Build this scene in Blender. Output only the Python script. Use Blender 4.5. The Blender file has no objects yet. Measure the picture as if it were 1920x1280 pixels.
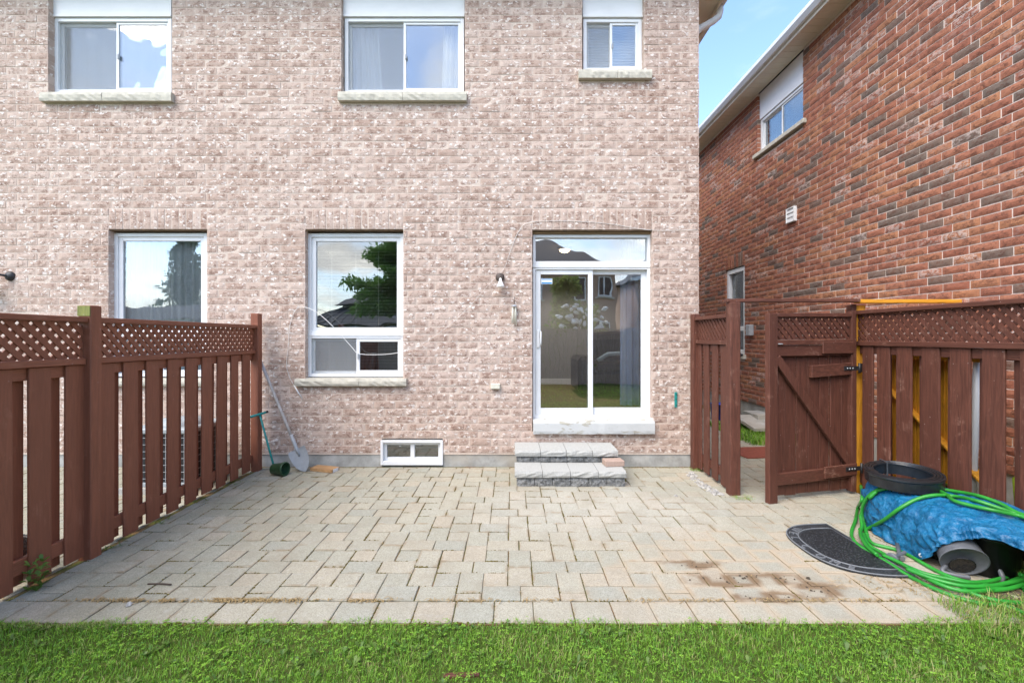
import bpy, bmesh, math, random
import numpy as np
from mathutils import Vector, Matrix, noise as mnoise
from mathutils.bvhtree import BVHTree

random.seed(7); rng = np.random.default_rng(7)
R = math.radians
scn = bpy.context.scene
col = scn.collection

# ------------------------------------------------------------------ camera
CAMZ = 1.6; F = 850.0; CX = 960.0; HY = 632.0
cam = bpy.data.cameras.new("camera"); camo = bpy.data.objects.new("camera", cam); col.objects.link(camo)
camo.location = (0, 0, CAMZ); camo.rotation_euler = (R(90), 0, 0)
cam.sensor_width = 36.0; cam.lens = F / 1920 * 36; cam.shift_y = -8 / 1920
cam.clip_start = 0.05; cam.clip_end = 600
scn.camera = camo

# ------------------------------------------------------------------ light
SUN_EL, SUN_AZ = 52, 222          # azimuth clockwise from +Y
scn.world = bpy.data.worlds.new("World"); scn.world.use_nodes = True
SUN_STRENGTH, SUN_ANGLE, SKY_STRENGTH, EXPOSURE = 1.5, 50, 0.15, 1.7
sun = bpy.data.lights.new("sun", 'SUN'); suno = bpy.data.objects.new("sun", sun); col.objects.link(suno)
sun.energy = SUN_STRENGTH; sun.angle = R(SUN_ANGLE); sun.color = (1, .90, .75)
sd = Vector((math.sin(R(SUN_AZ)) * math.cos(R(SUN_EL)), math.cos(R(SUN_AZ)) * math.cos(R(SUN_EL)), math.sin(R(SUN_EL))))
suno.rotation_euler = (-sd).to_track_quat('-Z', 'Y').to_euler(); suno.location = (-6, -8, 14)
scn.view_settings.view_transform = 'Standard'; scn.view_settings.look = 'None'
scn.view_settings.exposure = EXPOSURE; scn.view_settings.gamma = 1; scn.view_settings.use_curve_mapping = False
scn.cycles.max_bounces = 10; scn.cycles.transparent_max_bounces = 16
scn.cycles.diffuse_bounces = 4; scn.cycles.glossy_bounces = 4
scn.cycles.sample_clamp_indirect = 6.0

# ------------------------------------------------------------------ node helper
class NT:
    def __init__(s, tree):
        s.t = tree; tree.nodes.clear()
    def n(s, typ, ins=None, out=0, **props):
        nd = s.t.nodes.new(typ)
        for k, v in props.items(): setattr(nd, k, v)
        for k, v in (ins or {}).items():
            sk = nd.inputs[k]
            if isinstance(v, bpy.types.NodeSocket): s.t.links.new(v, sk)
            else:
                if isinstance(v, tuple) and len(v) == 3 and sk.type == 'RGBA': v = v + (1,)
                sk.default_value = v
        return nd if out is None else nd.outputs[out]
    def math(s, op, a, b=0.0, c=0.0, clamp=False):
        return s.n('ShaderNodeMath', {0: a, 1: b, 2: c}, operation=op, use_clamp=clamp)
    def mix(s, f, a, b, mode='MIX'):
        return s.n('ShaderNodeMix', {0: f, 6: a, 7: b}, out=2, data_type='RGBA', blend_type=mode)
    def ramp(s, v, lo, hi, a=0.0, b=1.0):
        return s.n('ShaderNodeMapRange', {0: v, 1: lo, 2: hi, 3: a, 4: b}, interpolation_type='SMOOTHSTEP')
    def noise(s, vec, scale, detail=3, rough=.55, dist=0.0):
        return s.n('ShaderNodeTexNoise', {'Vector': vec, 'Scale': scale, 'Detail': detail, 'Roughness': rough, 'Distortion': dist})
    def vor(s, vec, scale, out='Distance', feature='F1', rnd=1.0):
        return s.n('ShaderNodeTexVoronoi', {'Vector': vec, 'Scale': scale, 'Randomness': rnd}, out=out, feature=feature)
    def pos(s): return s.n('ShaderNodeNewGeometry', out='Position')
    def scale(s, vec, sc):
        return s.n('ShaderNodeVectorMath', {0: vec, 1: sc}, operation='MULTIPLY')
    def attr(s, name='bk'):
        a = s.n('ShaderNodeAttribute', out=None, attribute_name=name)
        return s.n('ShaderNodeSeparateColor', {0: a.outputs['Color']}, out=None).outputs
    def rnd(s): return s.n('ShaderNodeObjectInfo', out='Random')
    def bump(s, h, strength=.5, dist=.01):
        return s.n('ShaderNodeBump', {'Height': h, 'Strength': strength, 'Distance': dist})
    def out(s, sh, kind='ShaderNodeOutputMaterial'):
        s.n(kind, {'Surface': sh}, out=None)
    def pbr(s, color, rough=.6, normal=None, metal=0.0, spec=.5, **kw):
        ins = {'Base Color': color, 'Roughness': rough, 'Metallic': metal, 'Specular IOR Level': spec}
        ins.update(kw)
        if normal is not None: ins['Normal'] = normal
        s.out(s.n('ShaderNodeBsdfPrincipled', ins))

M = {}
def newmat(name):
    m = bpy.data.materials.new(name); m.use_nodes = True; M[name] = m
    return NT(m.node_tree)

# ------------------------------------------------------------------ world
w = NT(scn.world.node_tree)
sky = w.n('ShaderNodeTexSky', sky_type='NISHITA', sun_disc=False, sun_elevation=R(SUN_EL), sun_rotation=R(SUN_AZ),
          air_density=1.0, dust_density=0.8, ozone_density=2.8, altitude=100)
dirv = w.n('ShaderNodeTexCoord', out='Generated')
sep = w.n('ShaderNodeSeparateXYZ', {0: dirv}, out=None).outputs
dz = w.math('ADD', w.math('MAXIMUM', sep[2], 0.0), 0.22)
cv = w.n('ShaderNodeCombineXYZ', {0: w.math('DIVIDE', sep[0], dz), 1: w.math('DIVIDE', sep[1], dz), 2: 57.9})
cl = w.noise(cv, 1.15, 7, .58, .3)
cl2 = w.math('SUBTRACT', cl, w.math('MULTIPLY', w.math('MAXIMUM', w.math('SUBTRACT', sep[2], .32), 0.0), .22))
cm = w.ramp(cl2, .41, .68)
cshade = w.noise(cv, 2.6, 5, .6)
ccol = w.mix(w.ramp(cshade, .35, .7), (4.2, 4.15, 4.1), (7.3, 7.0, 6.4))
hz = w.ramp(sep[2], -.02, .12)
skyc = w.mix(cm, sky, ccol)
w.out(w.n('ShaderNodeBackground', {0: skyc, 1: SKY_STRENGTH}), 'ShaderNodeOutputWorld')

# ------------------------------------------------------------------ materials
def brick_mat(name, light, mid, dark, pale, crack=1.0, greys=None, reds=None):
    t = newmat(name); p = t.pos(); a = t.attr()
    r, u, v = a[0], a[1], a[2]
    off = t.n('ShaderNodeCombineXYZ', {0: t.math('MULTIPLY', r, 37.0), 1: t.math('MULTIPLY', r, 11.0), 2: t.math('MULTIPLY', r, 23.0)})
    q = t.n('ShaderNodeVectorMath', {0: p, 1: off}, operation='ADD')
    qs = t.scale(q, (1, 1, 1.5))
    wn = t.n('ShaderNodeTexNoise', {'Vector': qs, 'Scale': 22.0, 'Detail': 3.0}, out='Color')
    qd = t.n('ShaderNodeVectorMath', {0: qs, 1: t.scale(wn, (.075, .05, .075))}, operation='ADD')
    n1 = t.noise(qs, 24, 3, .55, 1.6)
    n2 = t.noise(q, 9, 2, .5, .6)
    ends = t.math('MULTIPLY', t.ramp(u, .03, .15), t.ramp(u, .97, .87))
    zone = t.math('MULTIPLY', ends, t.ramp(n2, .36, .54, .2, 1.0))
    base = t.mix(r, light, mid)
    if greys:
        base = t.mix(t.ramp(t.math('FRACT', t.math('MULTIPLY', r, 7.31)), .55, .95), base, reds)
        base = t.mix(t.ramp(r, .87, .90), base, greys)
    cellc = t.n('ShaderNodeTexVoronoi', {'Vector': qd, 'Scale': 30.0}, out='Color')
    vr = t.n('ShaderNodeSeparateColor', {0: cellc}, out=None).outputs[0]
    de = t.n('ShaderNodeTexVoronoi', {'Vector': qd, 'Scale': 30.0}, out='Distance', feature='DISTANCE_TO_EDGE')
    line = t.math('MULTIPLY', t.ramp(de, .02, .12, 1, 0), t.ramp(n1, .40, .60))
    tone = t.math('MULTIPLY', t.ramp(vr, .5, .0), zone)
    c = t.mix(t.math('MULTIPLY', tone, .62 * crack), base, dark)
    c = t.mix(t.math('MULTIPLY', t.math('MULTIPLY', line, zone), .85 * crack), c, dark)
    chip = t.math('MULTIPLY', t.ramp(vr, .84, .90), t.ramp(de, .03, .10))
    if greys:
        pm = t.ramp(t.math('FRACT', t.math('MULTIPLY', r, 13.7)), .86, .92)
        chip = t.math('MULTIPLY', t.math('MULTIPLY', pm, t.ramp(t.noise(qs, 20, 3, .6, 1), .46, .56)), .8)
    c = t.mix(t.math('MULTIPLY', chip, .75), c, pale)
    fine = t.noise(p, 160, 2, .6)
    c = t.mix(.25, c, t.mix(fine, (.1, .1, .1), (.9, .9, .9)), 'OVERLAY')
    big = t.noise(p, .9, 3, .5)
    c = t.mix(t.ramp(big, .35, .7, 0, .16), c, light)
    h = t.math('ADD', t.math('MULTIPLY', t.math('MULTIPLY', t.math('ADD', n1, vr), ends), .8), t.math('MULTIPLY', fine, .15))
    t.pbr(c, .92, t.bump(h, .45, .008), spec=.25)
brick_mat('pink_brick', (.56, .445, .378), (.435, .318, .258), (.165, .085, .058), (.76, .71, .66), 1.0)
brick_mat('red_brick', (.38, .158, .095), (.295, .11, .07), (.10, .042, .030), (.56, .46, .41), 1.05, greys=(.165, .125, .10), reds=(.40, .18, .095))

def plain(name, c, rough=.6, metal=0.0, spec=.5, nscale=30, namt=.18, bump=0.0, bdist=.003):
    t = newmat(name); p = t.pos()
    n = t.noise(p, nscale, 4, .6)
    k = t.mix(t.ramp(n, .25, .75), tuple(x * (1 - namt) for x in c), tuple(min(1, x * (1 + namt)) for x in c))
    t.pbr(k, rough, t.bump(n, bump, bdist) if bump else None, metal, spec)
plain('pink_mortar', (.58, .485, .41), .95, spec=.2, nscale=60, bump=.3)
plain('red_mortar', (.70, .60, .53), .95, spec=.2, nscale=60, bump=.3)
plain('white_vinyl', (.74, .75, .755), .35, namt=.03, nscale=4)
plain('white_panel', (.80, .80, .79), .45, namt=.04, nscale=3)
plain('cream_metal', (.78, .71, .58), .5, namt=.05, nscale=5)
plain('grey_metal', (.34, .36, .38), .45, namt=.08)
plain('black_iron', (.018, .018, .02), .5, namt=.2)
plain('rust_steel', (.16, .10, .055), .8, namt=.4)
plain('stone_sill', (.50, .47, .395), .9, nscale=14, namt=.14, bump=.5, bdist=.012, spec=.2)
plain('grey_stone_top', (.41, .41, .385), .95, nscale=90, namt=.2, bump=.3, spec=.2)
plain('pinkish_paver', (.40, .29, .235), .95, nscale=120, namt=.12, bump=.2, spec=.2)
plain('teal_paint', (.02, .25, .23), .4, namt=.12)
plain('dark_plastic', (.012, .012, .013), .42, namt=.2)
plain('edging_plastic', (.016, .017, .019), .34, namt=.25, nscale=14)
plain('tie_plastic', (.06, .065, .07), .4)
plain('can_plastic', (.12, .125, .135), .42, namt=.12)
plain('pot_plastic', (.022, .065, .028), .45, namt=.15)
plain('hose_green', (.024, .25, .028), .38, namt=.2, nscale=9)
plain('cable_white', (.66, .65, .62), .5, namt=.05)
plain('box_cream', (.62, .60, .50), .5, namt=.04)
plain('bulb_white', (.86, .86, .84), .25, namt=.01)
plain('lamp_brown', (.075, .055, .045), .6, namt=.3)
plain('blue_plastic', (.008, .05, .42), .4, namt=.1)
plain('red_rubber', (.22, .055, .03), .9, namt=.2)
plain('plaster', (.26, .25, .24), .9, namt=.03)
plain('ceiling_white', (.60, .60, .58), .9, namt=.02)
plain('leather', (.02, .013, .012), .32, nscale=18, namt=.3, bump=.4, bdist=.006)
plain('throw_blue', (.36, .45, .52), .9)
plain('curtain_grey', (.42, .48, .62), .9, nscale=8, namt=.06)
plain('cuff_beige', (.5, .42, .33), .9)
plain('blind_white', (.62, .60, .56), .6, namt=.02)
plain('shingle', (.075, .075, .08), .9, nscale=40, namt=.35)
plain('gazebo_metal', (.045, .055, .07), .75, namt=.2, nscale=3)
plain('bark', (.09, .065, .05), .95, nscale=30, namt=.4, bump=.6, bdist=.02)
plain('siding', (.55, .56, .56), .6, namt=.05)
plain('far_brick', (.40, .275, .21), .95, nscale=50, namt=.3)
plain('soil', (.085, .065, .045), 1.0, nscale=35, namt=.45, bump=.6, bdist=.02)
plain('white_pebble', (.36, .345, .32), .85, nscale=24, namt=.5)
plain('bag_black', (.012, .012, .014), .25, nscale=20, namt=.2, bump=.8, bdist=.02)
plain('lime_plastic', (.45, .70, .03), .5)
plain('ac_dark', (.02, .02, .022), .5)
plain('ac_panel', (.30, .34, .36), .5)
plain('sticker_white', (.75, .80, .84), .4, namt=.02)
plain('sticker_blue', (.05, .25, .55), .4, namt=.02)
plain('petal', (.80, .80, .76), .8, namt=.05)
plain('straw', (.32, .225, .10), .9, nscale=80, namt=.3)
plain('side_brick', (.50, .38, .32), .95, nscale=40, namt=.2)

def emit(name, c, s):
    t = newmat(name); t.out(t.n('ShaderNodeEmission', {0: c + (1,), 1: s}))
emit('lamp_glow', (1, .72, .38), 3.0)

def wood(name, c, worn, wornamt, axis=2, rough=.62, gr=1.0):
    t = newmat(name); p = t.pos(); rn = t.rnd()
    sc = [9, 9, 9]; sc[axis] = .8
    off = t.n('ShaderNodeCombineXYZ', {0: t.math('MULTIPLY', rn, 31.0), 1: t.math('MULTIPLY', rn, 17.0), 2: t.math('MULTIPLY', rn, 9.0)})
    q = t.n('ShaderNodeVectorMath', {0: p, 1: off}, operation='ADD')
    g = t.noise(t.scale(q, tuple(sc)), 5.0, 5, .6, .8)
    sc2 = [70, 70, 70]; sc2[axis] = 3
    g2 = t.noise(t.scale(q, tuple(sc2)), 1.5, 3, .6)
    k = t.mix(t.ramp(g, .25, .75), tuple(x * (1 - .42 * gr) for x in c), tuple(x * (1 + .3 * gr) for x in c))
    k = t.mix(t.math('MULTIPLY', t.ramp(g2, .35, .7), .35 * gr), k, tuple(x * .55 for x in c))
    k = t.mix(t.math('MULTIPLY', rn, .5), k, tuple(x * .75 for x in c))
    wm = t.math('MULTIPLY', t.ramp(t.noise(q, 6, 5, .65, .4), .56, .72), t.ramp(g2, .4, .62))
    k = t.mix(t.math('MULTIPLY', wm, wornamt), k, worn)
    sp = t.vor(q, 11); spk = t.ramp(sp, .035, .06, 1, 0)
    k = t.mix(t.math('MULTIPLY', spk, .6 * wornamt), k, (.45, .4, .36))
    h = t.math('ADD', g2, t.math('MULTIPLY', g, .6))
    t.pbr(k, rough, t.bump(h, .35, .004), spec=.35)
for ax, nm in ((2, ''), (1, '_y'), (0, '_x')):
    wood('stain_brown' + nm, (.255, .090, .050), (.37, .175, .115), .4, ax, .55, .45)
    wood('old_brown' + nm, (.128, .046, .029), (.30, .16, .115), .8, ax)
wood('yellow_paint', (.80, .36, .03), (.6, .26, .02), .5)
wood('yellow_paint_x', (.80, .36, .03), (.6, .26, .02), .5, 0)
wood('mossy_wood', (.22, .24, .06), (.3, .3, .15), .5)
wood('raw_pine', (.48, .28, .13), (.5, .35, .2), .4, 0)
wood('bleached_handle', (.52, .48, .45), (.6, .58, .55), .5, 2)
wood('floor_wood', (.24, .15, .085), (.2, .12, .07), .3, 1)
wood('fence_grey', (.42, .34, .29), (.42, .34, .3), .5)
wood('lintel_wood', (.30, .20, .105), (.16, .1, .05), .6, 0)

# concrete
t = newmat('concrete'); p = t.pos()
n = t.noise(p, 5, 6, .65); m2 = t.noise(p, 1.7, 4, .6)
c = t.mix(t.ramp(n, .3, .7), (.27, .27, .25), (.46, .46, .44)); c = t.mix(t.ramp(m2, .5, .66, 0, .6), c, (.40, .36, .30))
t.pbr(c, .95, t.bump(n, .4, .01), spec=.2)
# painted door sill: white paint flaking
t = newmat('flaked_paint'); p = t.pos()
n = t.noise(t.scale(p, (1, 1, 2.2)), 6, 5, .6, .5)
c = t.mix(t.ramp(n, .58, .64), (.52, .53, .52), (.38, .36, .30))
t.pbr(c, .75, t.bump(n, .5, .006), spec=.3)
# split stone for the steps
t = newmat('split_stone'); p = t.pos()
n = t.noise(p, 24, 5, .65, .8); m2 = t.noise(p, 120, 2, .6)
c = t.mix(t.ramp(n, .3, .7), (.11, .115, .115), (.37, .37, .36)); c = t.mix(.3, c, t.mix(m2, (.1, .1, .1), (.9, .9, .9)), 'OVERLAY')
t.pbr(c, .95, t.bump(n, 1.0, .03), spec=.2)
# patio pavers : concrete with aggregate; stains of mud and wear on the patio
def stain(t, p, cx, cy, rx, ry):
    d = t.n('ShaderNodeVectorMath', {0: t.n('ShaderNodeVectorMath', {0: p, 1: (cx, cy, 0)}, operation='SUBTRACT'), 1: (1 / rx, 1 / ry, 0)}, operation='MULTIPLY')
    return t.n('ShaderNodeVectorMath', {0: d}, out='Value', operation='LENGTH')
MUD = [(1.42, 2.99, .32, .10), (1.75, 3.0, .24, .09), (1.62, 2.80, .26, .07), (1.93, 2.88, .18, .14), (1.28, 3.20, .22, .07)]
t = newmat('paver'); p = t.pos(); a = t.attr()
r = a[0]; r2 = t.math('FRACT', t.math('MULTIPLY', r, 9.17))
c = t.mix(r, (.318, .31, .25), (.375, .35, .275)); c = t.mix(t.ramp(r2, .6, .95, 0, .6), c, (.39, .33, .25))
c = t.mix(t.ramp(r2, .0, .25, .5, 0), c, (.31, .31, .265))
px_ = t.n('ShaderNodeSeparateXYZ', {0: p}, out=None).outputs[0]
wash = t.ramp(t.math('ADD', stain(t, p, .75, 4.25, 1.5, .75), t.math('SUBTRACT', t.noise(p, 3, 4, .6), .5)), .35, 1.1, 1, 0)
c = t.mix(t.math('MULTIPLY', wash, .38), c, (.47, .445, .39))
alg = t.math('MULTIPLY', t.ramp(px_, -1.0, -3.0), t.ramp(t.noise(p, 2.2, 5, .65), .3, .6))
c = t.mix(t.math('MULTIPLY', alg, .6), c, (.21, .21, .15))
ag = t.vor(p, 210, 'Color'); ags = t.n('ShaderNodeSeparateColor', {0: ag}, out=None).outputs[1]
c = t.mix(.3, c, t.mix(ags, (.15, .15, .15), (.9, .9, .9)), 'OVERLAY')
bl = t.noise(p, 3.2, 5, .62); c = t.mix(t.ramp(bl, .42, .68, 0, .45), c, (.29, .26, .20))
bl2 = t.noise(p, 22, 4, .6); c = t.mix(t.ramp(bl2, .5, .75, 0, .3), c, (.45, .43, .39))
eu = t.math('MINIMUM', t.math('MINIMUM', a[1], t.math('SUBTRACT', 1.0, a[1])), t.math('MINIMUM', a[2], t.math('SUBTRACT', 1.0, a[2])))
edge = t.math('MULTIPLY', t.ramp(eu, .0, .11, 1, 0), t.ramp(t.noise(p, 11, 4, .6), .42, .62))
c = t.mix(t.math('MULTIPLY', edge, t.ramp(t.noise(p, 2.5, 4, .6), .4, .62, .1, .75)), c, (.26, .195, .12))
far = t.ramp(t.n('ShaderNodeSeparateXYZ', {0: p}, out=None).outputs[1], 5.3, 5.62)
wob = t.math('MULTIPLY', t.math('SUBTRACT', t.noise(p, 6, 5, .65), .5), 1.7)
md = None
for s_ in MUD:
    d_ = stain(t, p, *s_); md = d_ if md is None else t.math('MINIMUM', md, d_)
dirt = t.ramp(t.math('ADD', stain(t, p, 2.0, 3.0, 1.5, .75), wob), .3, 1.3, 1, 0)
c = t.mix(t.math('MULTIPLY', dirt, t.ramp(eu, 0, .25, .65, .12)), c, (.44, .345, .24))
mud = t.ramp(t.math('ADD', md, wob), .5, 1.15, 1, 0)
c = t.mix(t.math('MULTIPLY', mud, t.ramp(eu, .08, .34, .9, .14)), c, (.19, .125, .072))
h = t.math('ADD', t.math('MULTIPLY', ags, .4), bl2)
t.pbr(c, t.ramp(mud, 0, 1, .95, .75), t.bump(h, .35, .004), spec=.2)
# joint sand with moss
t = newmat('joint_sand'); p = t.pos()
n = t.noise(p, 5, 5, .65); m2 = t.noise(p, 45, 3, .6)
c = t.mix(t.ramp(n, .40, .56), (.19, .115, .055), (.115, .115, .03)); c = t.mix(t.ramp(m2, .45, .75, 0, .4), c, (.24, .17, .10))
t.pbr(c, 1.0, t.bump(m2, .8, .01), spec=.1)
# moss
t = newmat('moss'); p = t.pos(); m2 = t.noise(p, 60, 3, .6)
t.pbr(t.mix(m2, (.07, .07, .012), (.17, .12, .035)), 1.0, t.bump(m2, 1, .01), spec=.1)
# tarp
t = newmat('blue_tarp'); p = t.pos()
n = t.noise(p, 9, 6, .62, 1.2); cr = t.noise(p, 26, 5, .6, 1.8)
rid = t.ramp(t.math('ABSOLUTE', t.math('SUBTRACT', cr, .5)), 0, .05, 1, 0)
c = t.mix(t.ramp(n, .3, .7), (.001, .072, .175), (.003, .13, .275)); c = t.mix(t.math('MULTIPLY', rid, .3), c, (.10, .32, .52))
dirtm = t.ramp(t.noise(p, 4, 4, .6), .62, .75); c = t.mix(t.math('MULTIPLY', dirtm, .3), c, (.25, .28, .28))
wv = t.n('ShaderNodeTexNoise', {'Vector': p, 'Scale': 7.0, 'Detail': 3.0}, out='Color')
pd_ = t.n('ShaderNodeVectorMath', {0: p, 1: t.scale(wv, (.13, .13, .13))}, operation='ADD')
h = t.math('ADD', t.math('ADD', t.vor(pd_, 8), t.math('MULTIPLY', t.vor(pd_, 21), .45)), t.math('MULTIPLY', n, .4))
t.pbr(c, .42, t.bump(h, .6, .03), spec=.4)
# rubber door mat
t = newmat('mat_rubber'); p = t.pos(); v1 = t.vor(p, 55); n = t.noise(p, 38, 3, .6, 2.5)
sep_ = t.ramp(v1, .2, .55)
c = t.mix(sep_, (.040, .044, .050), (.014, .016, .018))
t.pbr(c, .5, t.bump(t.math('ADD', t.ramp(v1, .1, .5, 1, 0), t.math('MULTIPLY', n, .6)), 1.0, .012), spec=.5)
t = newmat('mat_edge'); p = t.pos(); n = t.noise(p, 42, 3, .6, 2.8); k = t.ramp(n, .46, .54)
t.pbr(t.mix(k, (.018, .02, .023), (.05, .055, .06)), .45, t.bump(k, .8, .01))
plain('mat_letter', (.17, .18, .19), .4, namt=.1)
# grass
t = newmat('grass_blade'); a = t.attr(); p = t.pos()
r, dry, hgt = a[0], a[1], a[2]
c = t.mix(r, (.08, .215, .016), (.27, .49, .05))
c = t.mix(t.ramp(t.math('FRACT', t.math('MULTIPLY', r, 5.3)), .75, 1.0, 0, .8), c, (.09, .25, .05))
c = t.mix(dry, c, (.50, .43, .20))
bs = t.n('ShaderNodeBsdfPrincipled', {'Base Color': c, 'Roughness': .5, 'Specular IOR Level': .3})
tr = t.n('ShaderNodeBsdfTranslucent', {0: t.mix(.5, c, (.2, .35, .03))})
t.out(t.n('ShaderNodeMixShader', {0: .3, 1: bs, 2: tr}))
def leafmat(name, c1, c2, tl=.3):
    t = newmat(name); a = t.attr()
    c = t.mix(a[0], c1, c2)
    bs = t.n('ShaderNodeBsdfPrincipled', {'Base Color': c, 'Roughness': .5, 'Specular IOR Level': .4})
    tr = t.n('ShaderNodeBsdfTranslucent', {0: c})
    t.out(t.n('ShaderNodeMixShader', {0: tl, 1: bs, 2: tr}))
leafmat('leaf_cherry', (.08, .21, .03), (.20, .38, .07), .5)
leafmat('leaf_conifer', (.03, .08, .03), (.08, .17, .06), .3)
leafmat('leaf_shrub', (.12, .20, .03), (.32, .38, .08), .45)
leafmat('leaf_weed', (.06, .14, .02), (.17, .25, .05))
t = newmat('lawn_soil'); p = t.pos(); n = t.noise(p, 14, 5, .6)
t.pbr(t.mix(n, (.035, .06, .012), (.10, .11, .03)), 1.0, spec=.1)
t = newmat('ground_green'); p = t.pos(); n = t.noise(p, .8, 6, .65)
t.pbr(t.mix(n, (.04, .085, .015), (.10, .13, .035)), 1.0, spec=.1)
# glass
def glass(name, refl, tint=(.98, .99, .985)):
    t = newmat(name); p = t.pos(); n = t.noise(p, 1.3, 2, .5)
    nb = t.bump(n, .35, .012)
    fr = t.n('ShaderNodeFresnel', {0: 1.45})
    k = t.math('ADD', t.math('MULTIPLY', fr, .8), refl, clamp=True)
    g = t.n('ShaderNodeBsdfGlossy', {0: (.95, .98, 1, 1), 1: .0, 'Normal': nb})
    tr = t.n('ShaderNodeBsdfTransparent', {0: tint + (1,)})
    t.out(t.n('ShaderNodeMixShader', {0: k, 1: tr, 2: g}))
glass('glass', .135); glass('door_glass', .20)
def cloth(name, c, tr):
    t = newmat(name); p = t.pos()
    f = t.noise(t.scale(p, (40, 40, 1)), 1, 3, .5)
    k = t.mix(f, tuple(x * .8 for x in c), c)
    d = t.n('ShaderNodeBsdfDiffuse', {0: k}); tl = t.n('ShaderNodeBsdfTranslucent', {0: k})
    a = t.n('ShaderNodeMixShader', {0: .4, 1: d, 2: tl})
    t.out(t.n('ShaderNodeMixShader', {0: tr, 1: a, 2: t.n('ShaderNodeBsdfTransparent', {0: (1, 1, 1, 1)})}))
cloth('sheer', (.90, .93, .95), .05)
cloth('screen_mesh', (.6, .62, .63), .74)

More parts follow.
